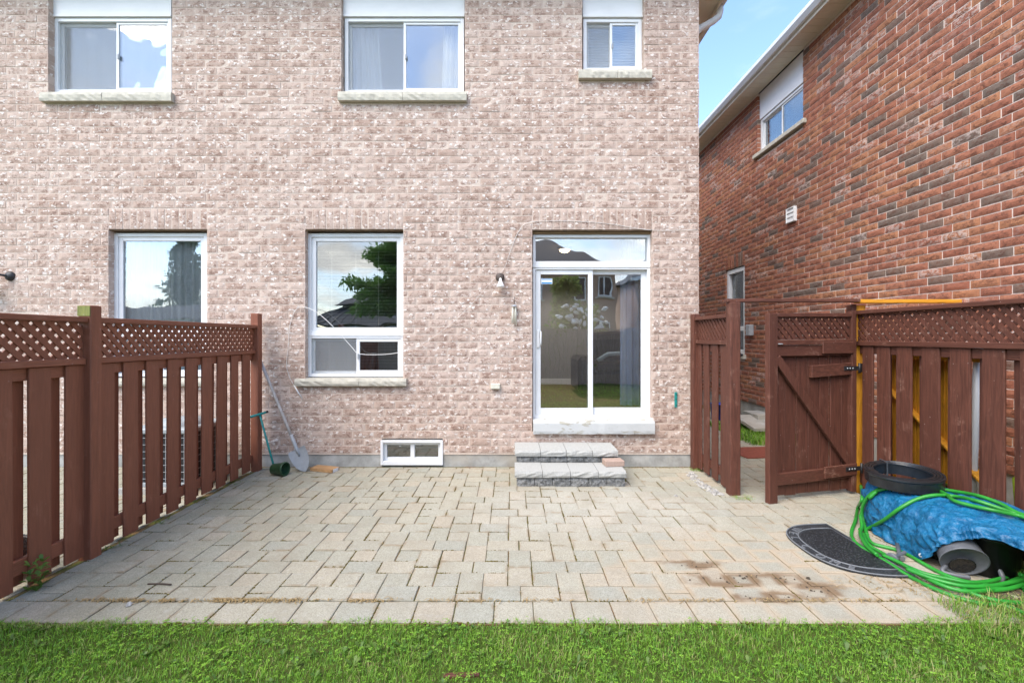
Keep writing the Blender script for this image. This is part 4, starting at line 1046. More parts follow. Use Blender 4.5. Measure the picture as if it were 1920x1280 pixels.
# ------------------------------------------------------------------ things on the wall
wl = thing('wall_light', 'bare white flood bulb on a round brown base left of the patio door', 'wall light', (wx(938), D - .05, wz(541)))
c0 = Vector((wx(937.5), D - .01, wz(520)))
MB().lathe([(0, .035), (.035, .034), (.05, .02), (.055, 0), (.055, -.012), (0, -.012)], c0, (0, -1, 0), 20).lathe([(.026, .03), (.028, .06), (.024, .07), (0, .07)], c0, (.05, -.8, -.35), 12).build('base', 'lamp_brown', wl)
MB().lathe([(0, .0), (.016, .0), (.018, .03), (.03, .065), (.043, .095), (.046, .105), (.042, .112), (0, .115)], (wx(938.5), D - .065, wz(523)), (.04, -.18, -1), 20).build('bulb', 'bulb_white', wl)
wc = thing('wind_chime', 'small silver wind chime hanging on the brick between wall light and door', 'wind chime', (wx(964), D - .03, wz(612)))
m = MB(); m.lathe([(0, .02), (.015, .015), (.04, .0), (.043, -.006), (0, -.006)], (wx(964), D - .045, wz(574)), (0, 0, 1), 14); m.build('cap', 'grey_metal', wc)
m = MB(); m.tube([(wx(964.5), D - .01, wz(556)), (wx(964.5), D - .045, wz(557)), (wx(964), D - .045, wz(572))], .003, 6); m.build('hook', 'black_iron', wc)
for k in range(5):
    a = k * 1.257 + .3; xx, yy_ = wx(964) + .026 * math.cos(a), D - .045 + .026 * math.sin(a)
    MB().tube([(xx, yy_, wz(576)), (xx, yy_, wz(606) + .012 * k - .03)], .0065, 8).build('tube', 'box_cream', wc)
ob = thing('outlet_box', 'small cream outlet cover on the brick wall left of the patio door', 'outlet cover', (wx(929), D - .02, wz(729)))
MB().cb(wx(920.5), wx(938), D - .05, D + .004, wz(728.5), wz(718.5), .006).build('cover', 'box_cream', ob)
MB().cb(wx(921.5), wx(937), D - .054, D - .0505, wz(727.5), wz(719.5), .002).build('lid', 'box_cream', ob)
br = MB(); br.cb(wx(1264.5), wx(1269.5), D - .014, D + .004, wz(763), wz(735), .003)
o = br.build('wall_bracket', 'teal_paint'); tag(o, 'small teal metal bracket fixed to the brick right of the patio door', 'bracket'); ORI[o.name] = Vector(o.location)
m = MB()
for z in (739, 748, 759): m.lathe([(.006, 0), (.006, .003), (0, .004)], (wx(1267), D - .0145, wz(z)), (0, -1, 0), 8)
m.build('screw', 'black_iron', o)
def smooth(pts, n=6):
    P = [Vector(p) for p in pts]; out = []
    for i in range(len(P) - 1):
        a, b, c, d = P[max(i - 1, 0)], P[i], P[i + 1], P[min(i + 2, len(P) - 1)]
        for k in range(n):
            t_ = k / n; out.append(.5 * ((2 * b) + (c - a) * t_ + (2 * a - 5 * b + 4 * c - d) * t_ * t_ + (3 * b - a - 3 * c + d) * t_ ** 3))
    out.append(P[-1]); return out
cpts = [(1308, 431, .008), (1222, 432, .008), (1150, 421, .008), (1095, 416, .008), (1040, 414.5, .008), (990, 418, .01), (972, 435, .01), (958, 468, .012), (944, 505, .02), (920, 530, .02), (880, 575, .02), (840, 612, .03), (800, 640, .04), (765, 656, .06), (735, 663, .07), (700, 664.5, .06), (674, 662, .05), (662, 650, .05), (640, 626, .05), (618, 603, .05), (596, 585, .05), (575, 576.5, .03), (560, 577.5, .015), (550, 590, .01), (543.5, 615, .01), (541, 650, .01), (538, 683, .01), (543, 705, .012), (552, 722, .012)]
cb_ = thing('cable', 'thin white cable draped loosely across the brick wall and the tall window', 'cable', (wx(700), D - .03, wz(720)))
cw = smooth([(wx(a), D - q, wz(b)) for a, b, q in cpts], 5)
MB().tube(cw, [.0017 if wx(770) < q.x < wx(955) else .0030 if q.x > wx(955) or q.x < wx(572) else .0042 for q in cw], 6).build('wire', 'cable_white', cb_)
MB().tube([(wx(552), D - .012, wz(722)), (wx(560), D - .014, wz(735)), (wx(568), D - .014, wz(747))], [.007, .009, .004], 6).build('wire_end', 'white_vinyl', cb_)
wl2 = thing('wall_light', 'black wall lamp at the left edge, its arm reaching to a white globe', 'wall light', (wx(0), D - .1, wz(530)))
c1 = Vector((wx(20), D, wz(518)))
MB().lathe([(0, .045), (.03, .043), (.055, .02), (.06, 0), (.06, -.01), (0, -.01)], c1, (0, -1, 0), 20).build('base', 'black_iron', wl2)
MB().tube(smooth([c1 + Vector((0, -.03, .0)), c1 + Vector((-.05, -.09, .01)), c1 + Vector((-.12, -.13, .005)), c1 + Vector((-.2, -.15, -.02))], 4), .014, 8).build('arm', 'black_iron', wl2)
MB().lathe([(.03, .0), (.035, -.03), (.08, -.08), (.095, -.14), (.08, -.19), (.0, -.22)], c1 + Vector((-.2, -.15, -.02)), (0, 0, 1), 18).build('globe', 'bulb_white', wl2)

# ------------------------------------------------------------------ behind the left fence
ac = thing('air_conditioner', 'grey air conditioner unit with wire grille standing behind the left fence', 'air conditioner', (-3.62, 4.95, 0))
AX0, AX1, AY0, AY1 = -3.96, -3.32, 4.66, 5.28
MB().cb(AX0 - .05, AX1 + .03, AY0 - .05, AY1 + .05, -.008, .06).build('pad', 'concrete', ac)
MB().box(AX0 + .03, AX1 - .03, AY0 + .03, AY1 - .03, .065, .60).build('body', 'ac_dark', ac)
MB().cb(AX0, AX1, AY0, AY1, .60, .66, .015).build('cover', 'ac_panel', ac)
MB().lathe([(.26, .66), (.25, .70), (.1, .72), (0, .72)], ((AX0 + AX1) / 2, (AY0 + AY1) / 2, 0), (0, 0, 1), 24).build('fan_guard', 'ac_panel', ac)
MB().cb(AX0, AX1, AY0, AY1, .062, .10).build('base_pan', 'ac_panel', ac)
m = MB()
for k in range(14):
    x = AX0 + .01 + (AX1 - AX0 - .02) * k / 13; m.box(x - .002, x + .002, AY0 + .008, AY0 + .013, .10, .60)
    y = AY0 + .01 + (AY1 - AY0 - .02) * k / 13; m.box(AX1 - .013, AX1 - .008, y - .002, y + .002, .10, .60)
for k in range(7):
    z = .14 + k * .07; m.box(AX0 + .008, AX1 - .008, AY0 + .006, AY0 + .009, z, z + .005); m.box(AX1 - .010, AX1 - .006, AY0 + .01, AY1 - .01, z, z + .005)
m.build('grille', 'grey_metal', ac, kind='stuff')
MB().lathe([(0, .004), (.035, .003), (.036, 0), (0, 0)], (AX0 + .07, AY0 + .004, .40), (0, -1, 0), 16).build('badge', 'blue_plastic', ac)
m = MB(); bc = Vector((-3.42, 2.98, .12))
vs = []; fs = []; nu, nv_ = 16, 10
for j in range(nv_ + 1):
    for i in range(nu):
        th, ph = 2 * math.pi * i / nu, math.pi * j / nv_; d = Vector((math.sin(ph) * math.cos(th), math.sin(ph) * math.sin(th), math.cos(ph)))
        r_ = 1 + .35 * mnoise.noise(d * 2.3) + .12 * mnoise.noise(d * 7); vs.append(bc + Vector((d.x * .18, d.y * .22, d.z * .15)) * r_)
for j in range(nv_):
    for i in range(nu): fs.append((j * nu + i, j * nu + (i + 1) % nu, (j + 1) * nu + (i + 1) % nu, (j + 1) * nu + i))
m.add(vs, fs, smooth=True); tag(m.build('garbage_bag', 'bag_black'), 'crumpled black plastic bag behind the near boards of the left fence', 'bag')

# ------------------------------------------------------------------ passage behind the gate
m = MB(); m.lathe([(0, .012), (.13, .012), (.15, .30), (.16, .30), (.16, .33), (.142, .33), (.125, .03), (0, .03)], (3.98, 8.75, 0), (0, 0, 1), 4)
o = m.build('recycling_bin', 'blue_plastic'); tag(o, 'blue plastic recycling bin by the red house, seen behind the short fence', 'bin')
m = MB(); m.cbox((4.18, 7.75, .14), (.24, .03, 0), (-.03, .30, .06), (0, 0, .03), .006); m.cbox((4.38, 8.05, .13), (.15, 0, 0), (0, .25, 0), (0, 0, .13), .006)
tag(m.build('concrete_slab', 'concrete'), 'pale concrete slab lying at the foot of the red brick house', 'slab')
m = MB(); m.cbox((3.42, 6.28, .008), (.36, .03, 0), (-.04, .28, 0), (0, 0, .006), .002)
tag(m.build('rubber_mat', 'red_rubber'), 'reddish brown mat on the pavers behind the gate', 'mat')
m = MB(); m.tube([(3.72, 3.68, .03), (3.735, 3.66, .9), (3.75, 3.64, 1.55)], .03, 10); tag(m.build('pipe', 'white_vinyl'), 'white plastic pipe standing behind the right fence', 'pipe')
m = MB(); m.lathe([(0, .2), (.09, .2), (.11, .55), (.05, .62), (.0, .62)], (3.80, 3.30, 0), (0, 0, 1), 14).lathe([(0, 0), (.06, 0), (.05, .2), (0, .2)], (3.8, 3.3, 0), (0, 0, 1), 14)
tag(m.build('watering_jug', 'lime_plastic'), 'lime yellow plastic jug glimpsed through the right fence', 'jug')

# ------------------------------------------------------------------ tarp heap in the right corner
tr_rows = [  # back -> hem, control points
    [(3.50, 4.16, .10), (3.36, 4.15, .20), (3.22, 4.13, .20), (3.15, 4.08, .10), (3.13, 4.06, .02)],
    [(3.51, 3.90, .36), (3.30, 3.90, .39), (3.06, 3.88, .36), (2.97, 3.80, .14), (2.95, 3.72, .015)],
    [(3.52, 3.55, .38), (3.28, 3.52, .395), (3.02, 3.48, .34), (2.93, 3.36, .16), (2.91, 3.25, .012)],
    [(3.525, 3.42, .40), (3.29, 3.38, .41), (3.05, 3.30, .37), (2.94, 3.17, .29), (2.905, 3.06, .205)],
    [(3.53, 3.25, .42), (3.30, 3.20, .42), (3.12, 3.12, .39), (3.02, 3.02, .345), (3.0, 2.97, .285)],
    [(3.535, 2.98, .38), (3.36, 2.95, .39), (3.20, 2.92, .36), (3.12, 2.89, .345), (3.10, 2.87, .31)],
    [(3.54, 2.70, .33), (3.40, 2.68, .35), (3.28, 2.66, .33), (3.20, 2.63, .29), (3.19, 2.61, .24)],
    [(3.54, 2.42, .20), (3.42, 2.40, .24), (3.32, 2.38, .22), (3.26, 2.36, .15), (3.25, 2.35, .06)]]
def catmull(P, u):
    n = len(P) - 1; i = min(int(u * n), n - 1); t_ = u * n - i
    a, b, c, d = P[max(i - 1, 0)], P[i], P[i + 1], P[min(i + 2, n)]
    return .5 * ((2 * b) + (c - a) * t_ + (2 * a - 5 * b + 4 * c - d) * t_ * t_ + (3 * b - a - 3 * c + d) * t_ ** 3)
NS, NTT = 190, 100
rowsV = [[Vector(q) for q in rr_] for rr_ in tr_rows]
tv = []
for i in range(NS + 1):
    s = i / NS; P = [catmull([rw_[k] for rw_ in rowsV], s) for k in range(5)]
    for j in range(NTT + 1): tv.append(catmull(P, j / NTT))
def tnrm(i, j):
    a = tv[min(i + 1, NS) * (NTT + 1) + j] - tv[max(i - 1, 0) * (NTT + 1) + j]; b = tv[i * (NTT + 1) + min(j + 1, NTT)] - tv[i * (NTT + 1) + max(j - 1, 0)]
    n = a.cross(b).normalized(); return n if n.z > -.2 else -n
tv2 = []
for i in range(NS + 1):
    for j in range(NTT + 1):
        p = tv[i * (NTT + 1) + j]; n = tnrm(i, j)
        q = p * 3.2
        d = .022 * mnoise.noise(q) - .034 * (abs(mnoise.noise(p * 6 + Vector((3, 1, 2)))) ** .7 - .3) - .016 * (abs(mnoise.noise(p * 11 + Vector((mnoise.noise(p * 6), 0, 0)))) ** .7 - .3) - .007 * (abs(mnoise.noise(p * 24)) ** .8 - .25)
        fade = min(1, j / 9) * (1 if j < NTT - 5 else .6)
        # hem folds
        hemw = max(0, (j / NTT - .7) / .3); d += hemw * .014 * math.sin(i * .62 + 2 * math.sin(i * .17))
        v = p + n * d * fade; v.z = max(v.z, .012); v.x = min(v.x, 3.555); tv2.append(v)
tf = [(i * (NTT + 1) + j, i * (NTT + 1) + j + 1, (i + 1) * (NTT + 1) + j + 1, (i + 1) * (NTT + 1) + j) for i in range(NS) for j in range(NTT)]
tp = thing('tarp', 'crumpled blue tarp covering a heap against the right fence', 'tarp', (3.25, 3.3, 0))
m = MB(); m.add(tv2, tf, smooth=True); m.build('sheet', 'blue_tarp', tp, recalc=False)
hem = [tv2[i * (NTT + 1) + NTT] for i in range(NS + 1)]
MB().tube(hem, .005, 6).build('hem', 'blue_tarp', tp)
bvh = BVHTree.FromPolygons([tuple(v) for v in tv2], tf)
def drop(px, py, r=.012, zg=.0):
    """point of the heap or patio that shows at this spot of the photograph"""
    o = Vector((0, 0, CAMZ)); d = Vector(((px - CX) / F, 1, -(py - HY) / F)).normalized()
    h, n, _, _ = bvh.ray_cast(o, d)
    gpt = G(px, py, zg + r)
    if h is not None and (h - o).length < (gpt - o).length + .03:
        if n.dot(d) > 0: n = -n
        return h + n * r
    return gpt
# grommet
gq = drop(1727, 1040, .002); MB().lathe([(.006, 0), (.014, 0), (.014, .003), (.006, .003)], gq, (-.6, -.7, .3), 12).build('grommet', 'grey_metal', tp)
# black tub under the tarp
m = MB(); m.lathe([(0, .004), (.15, .004), (.18, .25), (.19, .25), (.19, .27), (.18, .27), (.16, .02), (0, .02)], (3.27, 3.13, 0), (0, 0, 1), 20)
tag(m.build('storage_tub', 'dark_plastic'), 'black plastic tub half hidden beneath the blue tarp', 'tub')
# coiled lawn edging
ed = thing('lawn_edging', 'coiled black plastic lawn edging lying on the blue tarp', 'lawn edging', (3.20, 3.72, .37))
ec = Vector((3.215, 3.74, .405)); en = Vector((-.05, -.05, 1)).normalized(); ex = en.cross(Vector((0, 1, 0))).normalized(); ey = en.cross(ex)
m = MB(); turns = 4; n = 48 * turns; pts = []
for k in range(n + 1):
    a = 2 * math.pi * k / 48; r_ = .262 - .019 * (k / 48); jj = .004 * math.sin(a * 3 + k * .01)
    pts.append((a, r_ + jj, .003 * math.sin(a * 2.2)))
vs = []
for a, r_, dz_ in pts:
    for dr, hh in ((0, 0), (.003, .0), (.004, .075), (.011, .085), (.008, .098), (-.004, .100), (-.009, .090), (-.003, .082)):
        vs.append(ec + (ex * math.cos(a) + ey * math.sin(a)) * (r_ + dr) + en * (hh + dz_))
fs = [(k * 8 + i, k * 8 + (i + 1) % 8, (k + 1) * 8 + (i + 1) % 8, (k + 1) * 8 + i) for k in range(n) for i in range(8)]
fs += [tuple(range(8)), tuple(range(n * 8, n * 8 + 8))]
m.add(vs, fs, smooth=False); m.build('coil', 'edging_plastic', ed)
m = MB()
for a in (4.55,):
    c_ = ec + (ex * math.cos(a) + ey * math.sin(a)) * .224; ra = ex * math.cos(a) + ey * math.sin(a); ta = en.cross(ra)
    for dr in (.054, -.045): m.cbox(c_ + ra * dr + en * .049, ta * .006, ra * .0015, en * .056, .001)
    for dh in (-.006, .106): m.cbox(c_ + ra * .005 + en * dh, ta * .006, ra * .050, en * .0015, .001)
m.build('tie', 'tie_plastic', ed)
# garden hose
hs_ = thing('garden_hose', 'bright green garden hose looped over the blue tarp and along the patio', 'hose', (3.0, 3.1, 0))
def hosepath(px, tail=(), lift=.0, r=.0125): return [drop(a, b, r + lift) for a, b in px] + [Vector(q) for q in tail]
P1 = hosepath([(1620, 935), (1613, 905)][::-1] + [(1609, 950), (1604, 975), (1597, 995), (1599, 1010), (1613, 1024), (1640, 1040), (1672, 1059), (1700, 1077), (1740, 1098), (1790, 1118), (1840, 1131), (1890, 1137)], [(2.98, 2.52, .015), (3.1, 2.6, .015), (3.2, 2.75, .016), (3.27, 2.9, .016)])
P2 = hosepath([(1612, 992), (1628, 990), (1660, 975), (1690, 955), (1720, 939), (1755, 932), (1790, 934), (1830, 942), (1870, 955), (1905, 967), (1925, 975)], [(3.38, 2.75, .37), (3.36, 2.6, .36), (3.28, 2.6, .32)], .004)
P3 = hosepath([(1626, 1003), (1621, 985), (1620, 962), (1626, 940), (1640, 925), (1668, 919), (1700, 918), (1745, 918), (1790, 925), (1835, 934), (1875, 948), (1910, 966)], [(3.42, 2.85, .41), (3.42, 2.65, .37), (3.34, 2.5, .28)], .006)
P4 = hosepath([(1648, 925), (1634, 938)], [], .012) + hosepath([(1652, 918), (1690, 914), (1730, 910), (1766, 911), (1800, 913), (1840, 920), (1875, 930), (1905, 948)], [(3.45, 2.75, .38), (3.44, 2.6, .33)], .004)
P5 = hosepath([(1762, 924), (1775, 933), (1790, 943), (1820, 953), (1860, 961), (1900, 970), (1925, 977)], [(3.40, 2.8, .39), (3.4, 2.65, .36)], .010)
P6 = hosepath([(1621, 985), (1626, 1005), (1636, 1018), (1655, 1024), (1680, 1030), (1705, 1041), (1735, 1058), (1765, 1074), (1800, 1087), (1840, 1095), (1880, 1100), (1915, 1101)], [(3.13, 2.68, .013), (3.22, 2.85, .014)], .0)
P7 = hosepath([(1618, 1000), (1628, 1020), (1650, 1034), (1680, 1050), (1702, 1062), (1735, 1075), (1775, 1084), (1815, 1091), (1855, 1089), (1890, 1080), (1925, 1068)], [(3.32, 3.05, .03)], .012)
P8 = hosepath([(1915, 1130), (1880, 1127), (1850, 1121), (1825, 1113), (1811, 1106), (1806, 1101), (1812, 1099), (1828, 1103), (1860, 1106), (1895, 1102), (1925, 1092)], [(3.2, 2.9, .02)], .014)
P9 = hosepath([(1655, 1040), (1690, 1056), (1730, 1080), (1775, 1100), (1815, 1108), (1860, 1104), (1895, 1090), (1925, 1075)], [(3.25, 3.02, .05)], .020)
P10 = hosepath([(1700, 1066), (1745, 1083), (1800, 1097), (1850, 1098), (1890, 1092), (1925, 1083)], [(3.3, 2.95, .06)], .034)
P11 = hosepath([(1623, 968), (1616, 985), (1613, 1000), (1624, 1022), (1645, 1040)], [], .026)
for P in (P1, P2, P3, P4, P5, P6, P7, P8, P9, P10, P11):
    MB().tube(smooth(P, 5), .0132, 10).build('hose_loop', 'hose_green', hs_)
# watering can lying under the tarp edge
wcn = thing('watering_can', 'grey plastic watering can tipped over under the front edge of the blue tarp', 'watering can', (2.95, 3.05, 0))
ctop = Vector((3.005, 3.01, .108)); ca = Vector((.30, .80, .46)).normalized()      # from mouth to base
K = .78
MB().lathe([(r_ * K, h_ * K) for r_, h_ in [(.0, .05), (.07, .045), (.145, .02), (.158, .008), (.165, .0), (.166, .012), (.162, .022), (.158, .03), (.152, .10), (.142, .225), (.134, .24), (0, .24)]], ctop, ca, 32).build('body', 'can_plastic', wcn)
dn = (Vector((0, 0, -1)) - ca * Vector((0, 0, -1)).dot(ca)).normalized()
MB().lathe([(0, .002), (.068, .002), (.072, -.003), (.062, -.004), (.058, .0), (0, .0005)], ctop + dn * .042 + ca * .010, ca, 24).build('mouth', 'bag_black', wcn)
rt = (ca.cross(dn)).normalized()
if rt.x < 0: rt = -rt
hd = smooth([ctop + rt * .12 + ca * .10 + dn * -.02, ctop + rt * .165 + ca * .10 + dn * .02, ctop + rt * .20 + ca * .03 + dn * .06, ctop + rt * .205 - ca * .01 + dn * .08, ctop + rt * .18 - ca * .05 + dn * .085], 5)
hd = [Vector((p.x, p.y, max(p.z, .018))) for p in hd]
MB().tube(hd, .015, 10).build('handle', 'can_plastic', wcn)
sp_ = smooth([ctop - rt * .08 + ca * .01 + dn * .07, ctop - rt * .11 - ca * .03 + dn * .08, ctop - rt * .05 - ca * .06 + dn * .085, ctop + rt * .02 - ca * .06 + dn * .08], 5)
sp_ = [Vector((p.x, p.y, max(p.z, .018))) for p in sp_]; MB().tube(sp_, .013, 10).build('handle', 'can_plastic', wcn)
rc = G(1672, 1047, .03); ra = Vector((.75, .35, .05)).normalized()
MB().lathe([(0, -.006), (.034, -.004), (.040, .0), (.038, .012), (.016, .055), (.013, .06), (.013, .17)], rc, ra, 20).build('spout', 'can_plastic', wcn)
r2 = G(1692, 1047, .02); MB().tube([r2, r2 + Vector((.03, .06, .005)), r2 + Vector((.1, .16, .03))], [.017, .014, .014], 10).build('spout', 'can_plastic', wcn)

# ------------------------------------------------------------------ half round door mat
dm = thing('door_mat', 'black half round rubber mat with raised WELCOME lettering on the patio', 'door mat', (2.66, 3.43, 0))
MC = Vector((2.672, 3.43, .004)); AA, BB = .425, .495
def sup(v): return math.copysign(abs(v) ** (2 / 2.7), v)
def half(sa, n=40, z=0.0, x=0.0): return [MC + Vector((-x - BB * sa * sup(math.sin(math.pi * k / n)), AA * sa * sup(math.cos(math.pi * k / n)), z)) for k in range(n + 1)]
MB().prism(half(1), (0, 0, .010)).build('base', 'mat_edge', dm)
MB().prism(half(.74, 40, .0101, .035), (0, 0, .003)).build('field', 'mat_rubber', dm)
for sa, x in ((.985, .004), (.79, .028)):
    pts = half(sa, 40, .012, x); MB().tube(pts + [pts[0]], .005, 6).build('ridge', 'mat_letter', dm)
for k, ch in enumerate('WELCOME'):
    fc = bpy.data.curves.new('letter', 'FONT'); fc.body = ch; fc.size = .085; fc.extrude = .004; fc.align_x = 'CENTER'; fc.align_y = 'CENTER'
    to = bpy.data.objects.new('letter', fc); col.objects.link(to)
    me = bpy.data.meshes.new_from_object(to.evaluated_get(bpy.context.evaluated_depsgraph_get())); bpy.data.objects.remove(to); bpy.data.curves.remove(fc)
    me.materials.append(M['mat_letter'])
    lo = bpy.data.objects.new('letter', me); col.objects.link(lo); lo.parent = dm
    a = math.pi * (.5 + (k - 3) * .092); sa = .885
    p = MC + Vector((-.015 - BB * sa * sup(math.sin(a)), AA * sa * sup(math.cos(a)), .0125)); 
    # letter up points to the mat centre
    up = Vector((math.sin(a), -math.cos(a) * .9, 0)).normalized(); rot = math.atan2(up.y, up.x) - math.pi / 2
    lo.location = p - base_of(dm); lo.rotation_euler = (0, 0, rot)

# ------------------------------------------------------------------ small stuff on the ground
V = []; Fq = []; 
def pebble(m, c, r):
    rr = [random.uniform(.6, 1.1) * r for _ in range(8)]
    ang = random.random() * 6
    b = []
    for k in range(6): b.append((c[0] + math.cos(ang + k * 1.047) * rr[k], c[1] + math.sin(ang + k * 1.047) * rr[k], c[2] + r * .1))
    t_ = [(c[0] + math.cos(ang + .4 + k * 1.571) * rr[k] * .55, c[1] + math.sin(ang + .4 + k * 1.571) * rr[k] * .55, c[2] + r * random.uniform(.6, .9)) for k in range(4)]
    m.add(b + t_, [(6, 7, 8, 9), (0, 1, 7, 6), (1, 2, 7), (2, 3, 8, 7), (3, 4, 8), (4, 5, 9, 8), (5, 0, 6, 9), (5, 4, 3, 2, 1, 0)])
m = MB()
for k in range(230):
    u = random.random() ** .8; y = 5.40 - u * .80; x = 2.16 - .10 * random.random() - .05 * math.sin(u * 3)
    pebble(m, (x, y, .0), random.uniform(.008, .022))
m.build('gravel', 'white_pebble', kind='stuff')
m = MB(); pebble(m, tuple(G(241, 1134)), .024); tag(m.build('pebble', 'white_pebble'), 'single flat white pebble on the front pavers at left', 'pebble')
m = MB(); pebble(m, tuple(G(1267, 930)), .022); tag(m.build('pebble', 'white_pebble'), 'single pale pebble on the pavers right of the steps', 'pebble')
m = MB(); pebble(m, tuple(G(1515, 1085)), .02); tag(m.build('clod', 'soil'), 'small clump of dried soil on the paver below the mat', 'soil clump')
m = MB(); q0, q1 = G(277, 1094, .006), G(321, 1095, .006); m.tube([q0, (q0 + q1) / 2 + Vector((0, .006, 0)), q1], .005, 6); tag(m.build('twig', 'bark'), 'short brown twig lying on the front left pavers', 'twig')
m = MB(); m.cbox((G(865, 1263).x, 2.155, -.006), (.085, .004, 0), (-.002, .012, 0), (0, 0, .008), .002)
tag(m.build('wood_strip', 'old_brown_x'), 'bit of reddish brown wood half buried in the grass', 'wood strip')
cand = [q for q in pav[:470] if q[0] < .6 or random.random() < .3]
# moss ridges in the joints, dry straw on the border joint, soil mounds of the mud
m = MB()
def tuft_line(m, x0, x1, y0, y1, n, h):
    for k in range(n):
        t_ = random.random(); x = x0 + (x1 - x0) * t_ + random.gauss(0, .003); y = y0 + (y1 - y0) * t_ + random.gauss(0, .003); pebble(m, (x, y, -.004), random.uniform(.003, .008) * h)
for k in range(620):
    x, y, wd, d = random.choice(cand)
    if random.random() < .6: tuft_line(m, x - wd / 2, x + wd / 2 * random.uniform(-.5, 1), y - d / 2, y - d / 2, 16, random.uniform(.4, 1.2))
    else: tuft_line(m, x - wd / 2, x - wd / 2, y - d / 2, y + d / 2 * random.uniform(-.5, 1), 14, random.uniform(.5, 1.1))
tuft_line(m, -3.0, .0, D - .035, D - .03, 120, 1.1); tuft_line(m, 1.25, 2.2, D - .035, D - .03, 90, 1.6)
m.build('moss', 'moss', patio, kind='stuff')
m = MB()
def straw(m, x, y, z, L, s=.0012):
    a = random.random() * 6.28; dx, dy = math.cos(a) * L / 2, math.sin(a) * L / 2; nx, ny = -math.sin(a) * s, math.cos(a) * s; h = random.uniform(0, .012)
    m.add([(x - dx - nx, y - dy - ny, z), (x - dx + nx, y - dy + ny, z + .001), (x + nx * 1.5, y + ny * 1.5, z + h), (x - nx * 1.5, y - ny * 1.5, z + h), (x + dx, y + dy, z + h * .5)], [(0, 3, 2, 1), (3, 4, 2)])
for k in range(1500):
    x = random.uniform(-2.9, 2.4) if random.random() < .45 else random.gauss(-1.75, .5)
    if mnoise.noise(Vector((x * 4, 3.3, 0))) < -.05 and random.random() < .85: continue
    straw(m, x, Y0 - .003 + random.gauss(0, .010), .003, random.uniform(.015, .05), .0016)
for k in range(260): straw(m, random.gauss(2.62, .28), random.gauss(2.93, .06), .004, random.uniform(.02, .06))
for k in range(200):
    x, y, wd, d = random.choice(pav[:400]); straw(m, x + wd / 2, y + random.uniform(-.5, .5) * d, .004, random.uniform(.01, .035))
for k in range(160): straw(m, random.uniform(2.5, 3.4), random.uniform(2.55, 2.95), .01, random.uniform(.03, .10))
m.build('straw', 'straw', kind='stuff')
m = MB()
for (cx_, cy_, rx_, ry_) in MUD:
    for k in range(14):
        pebble(m, (cx_ + random.gauss(0, rx_ * .45), cy_ + random.gauss(0, ry_ * .3), -.002), random.uniform(.003, .010))
m.build('soil_crumbs', 'soil', kind='stuff')
bed = MB(); nx, ny = 16, 10; vs = []
for j in range(ny + 1):
    for i in range(nx + 1):
        x, y = 2.72 + i / nx * .86, 2.48 + j / ny * .62
        ed_ = min(i, nx - i, j, ny - j) / 3; vs.append((x + .03 * mnoise.noise(Vector((x * 9, y * 9, 0))), y + .03 * mnoise.noise(Vector((x * 9, y * 9, 4))), -.02 + min(1, ed_) * (.026 + .012 * mnoise.noise(Vector((x * 12, y * 12, 1))))))
bed.add(vs, [(j * (nx + 1) + i, j * (nx + 1) + i + 1, (j + 1) * (nx + 1) + i + 1, (j + 1) * (nx + 1) + i) for j in range(ny) for i in range(nx)], smooth=True)
bed.build('soil_bed', 'soil', kind='structure')

# ------------------------------------------------------------------ grass
def edge_y(x):     # where the lawn meets the paving
    return LAWN_Y + .018 + .018 * np.sin(x * 5.3) + .014 * np.sin(x * 13.7 + 1) + .012 * np.sin(x * 37 + 2) + np.where(x > 2.2, (x - 2.2) * .12, 0)
def blades(n, x0, x1, y0, y1, hmin, hmax, wmin, wmax, lim=True, dryp=.05, z0=-.014):
    x = rng.uniform(x0, x1, n); y = rng.uniform(y0, y1, n)
    if lim:
        k = y < edge_y(x) - rng.uniform(0, .012, n); x, y = x[k], y[k]; n = len(x)
    pn = np.array([mnoise.noise(Vector((a * 2.3, b * 2.3, 0))) for a, b in zip(x, y)]); pf = np.array([mnoise.noise(Vector((a * 9, b * 9, 5))) for a, b in zip(x, y)])
    h = rng.uniform(hmin, hmax, n) * (1 + .5 * pn + .25 * pf); wd = rng.uniform(wmin, wmax, n)
    az = rng.uniform(0, 2 * np.pi, n); lean = rng.uniform(.1, 1.15, n) * h
    dx, dy = np.cos(az), np.sin(az); sx_, sy_ = -dy * wd / 2, dx * wd / 2
    z = np.full(n, z0)
    V = np.empty((n, 5, 3))
    V[:, 0] = np.c_[x - sx_, y - sy_, z]; V[:, 1] = np.c_[x + sx_, y + sy_, z]
    V[:, 2] = np.c_[x + dx * lean * .35 + sx_ * .8, y + dy * lean * .35 + sy_ * .8, z + h * .62]; V[:, 3] = np.c_[x + dx * lean * .35 - sx_ * .8, y + dy * lean * .35 - sy_ * .8, z + h * .62]
    V[:, 4] = np.c_[x + dx * lean, y + dy * lean, z + h * rng.uniform(.75, 1.0, n)]
    b = np.arange(n)[:, None] * 5
    T = np.concatenate([b + [[0, 1, 2]], b + [[0, 2, 3]], b + [[3, 2, 4]]])
    dry = (rng.uniform(0, 1, n) < dryp + np.clip(pn - .1, 0, 1) * .5 + np.clip(pf - .25, 0, 1) * .5).astype(float) * rng.uniform(.4, 1, n)
    C = np.c_[np.clip(rng.uniform(0, 1, n) * .6 + .2 + pf * .5, 0, 1), dry, np.zeros(n)]
    return V.reshape(-1, 3), T, np.concatenate([C, C, C])
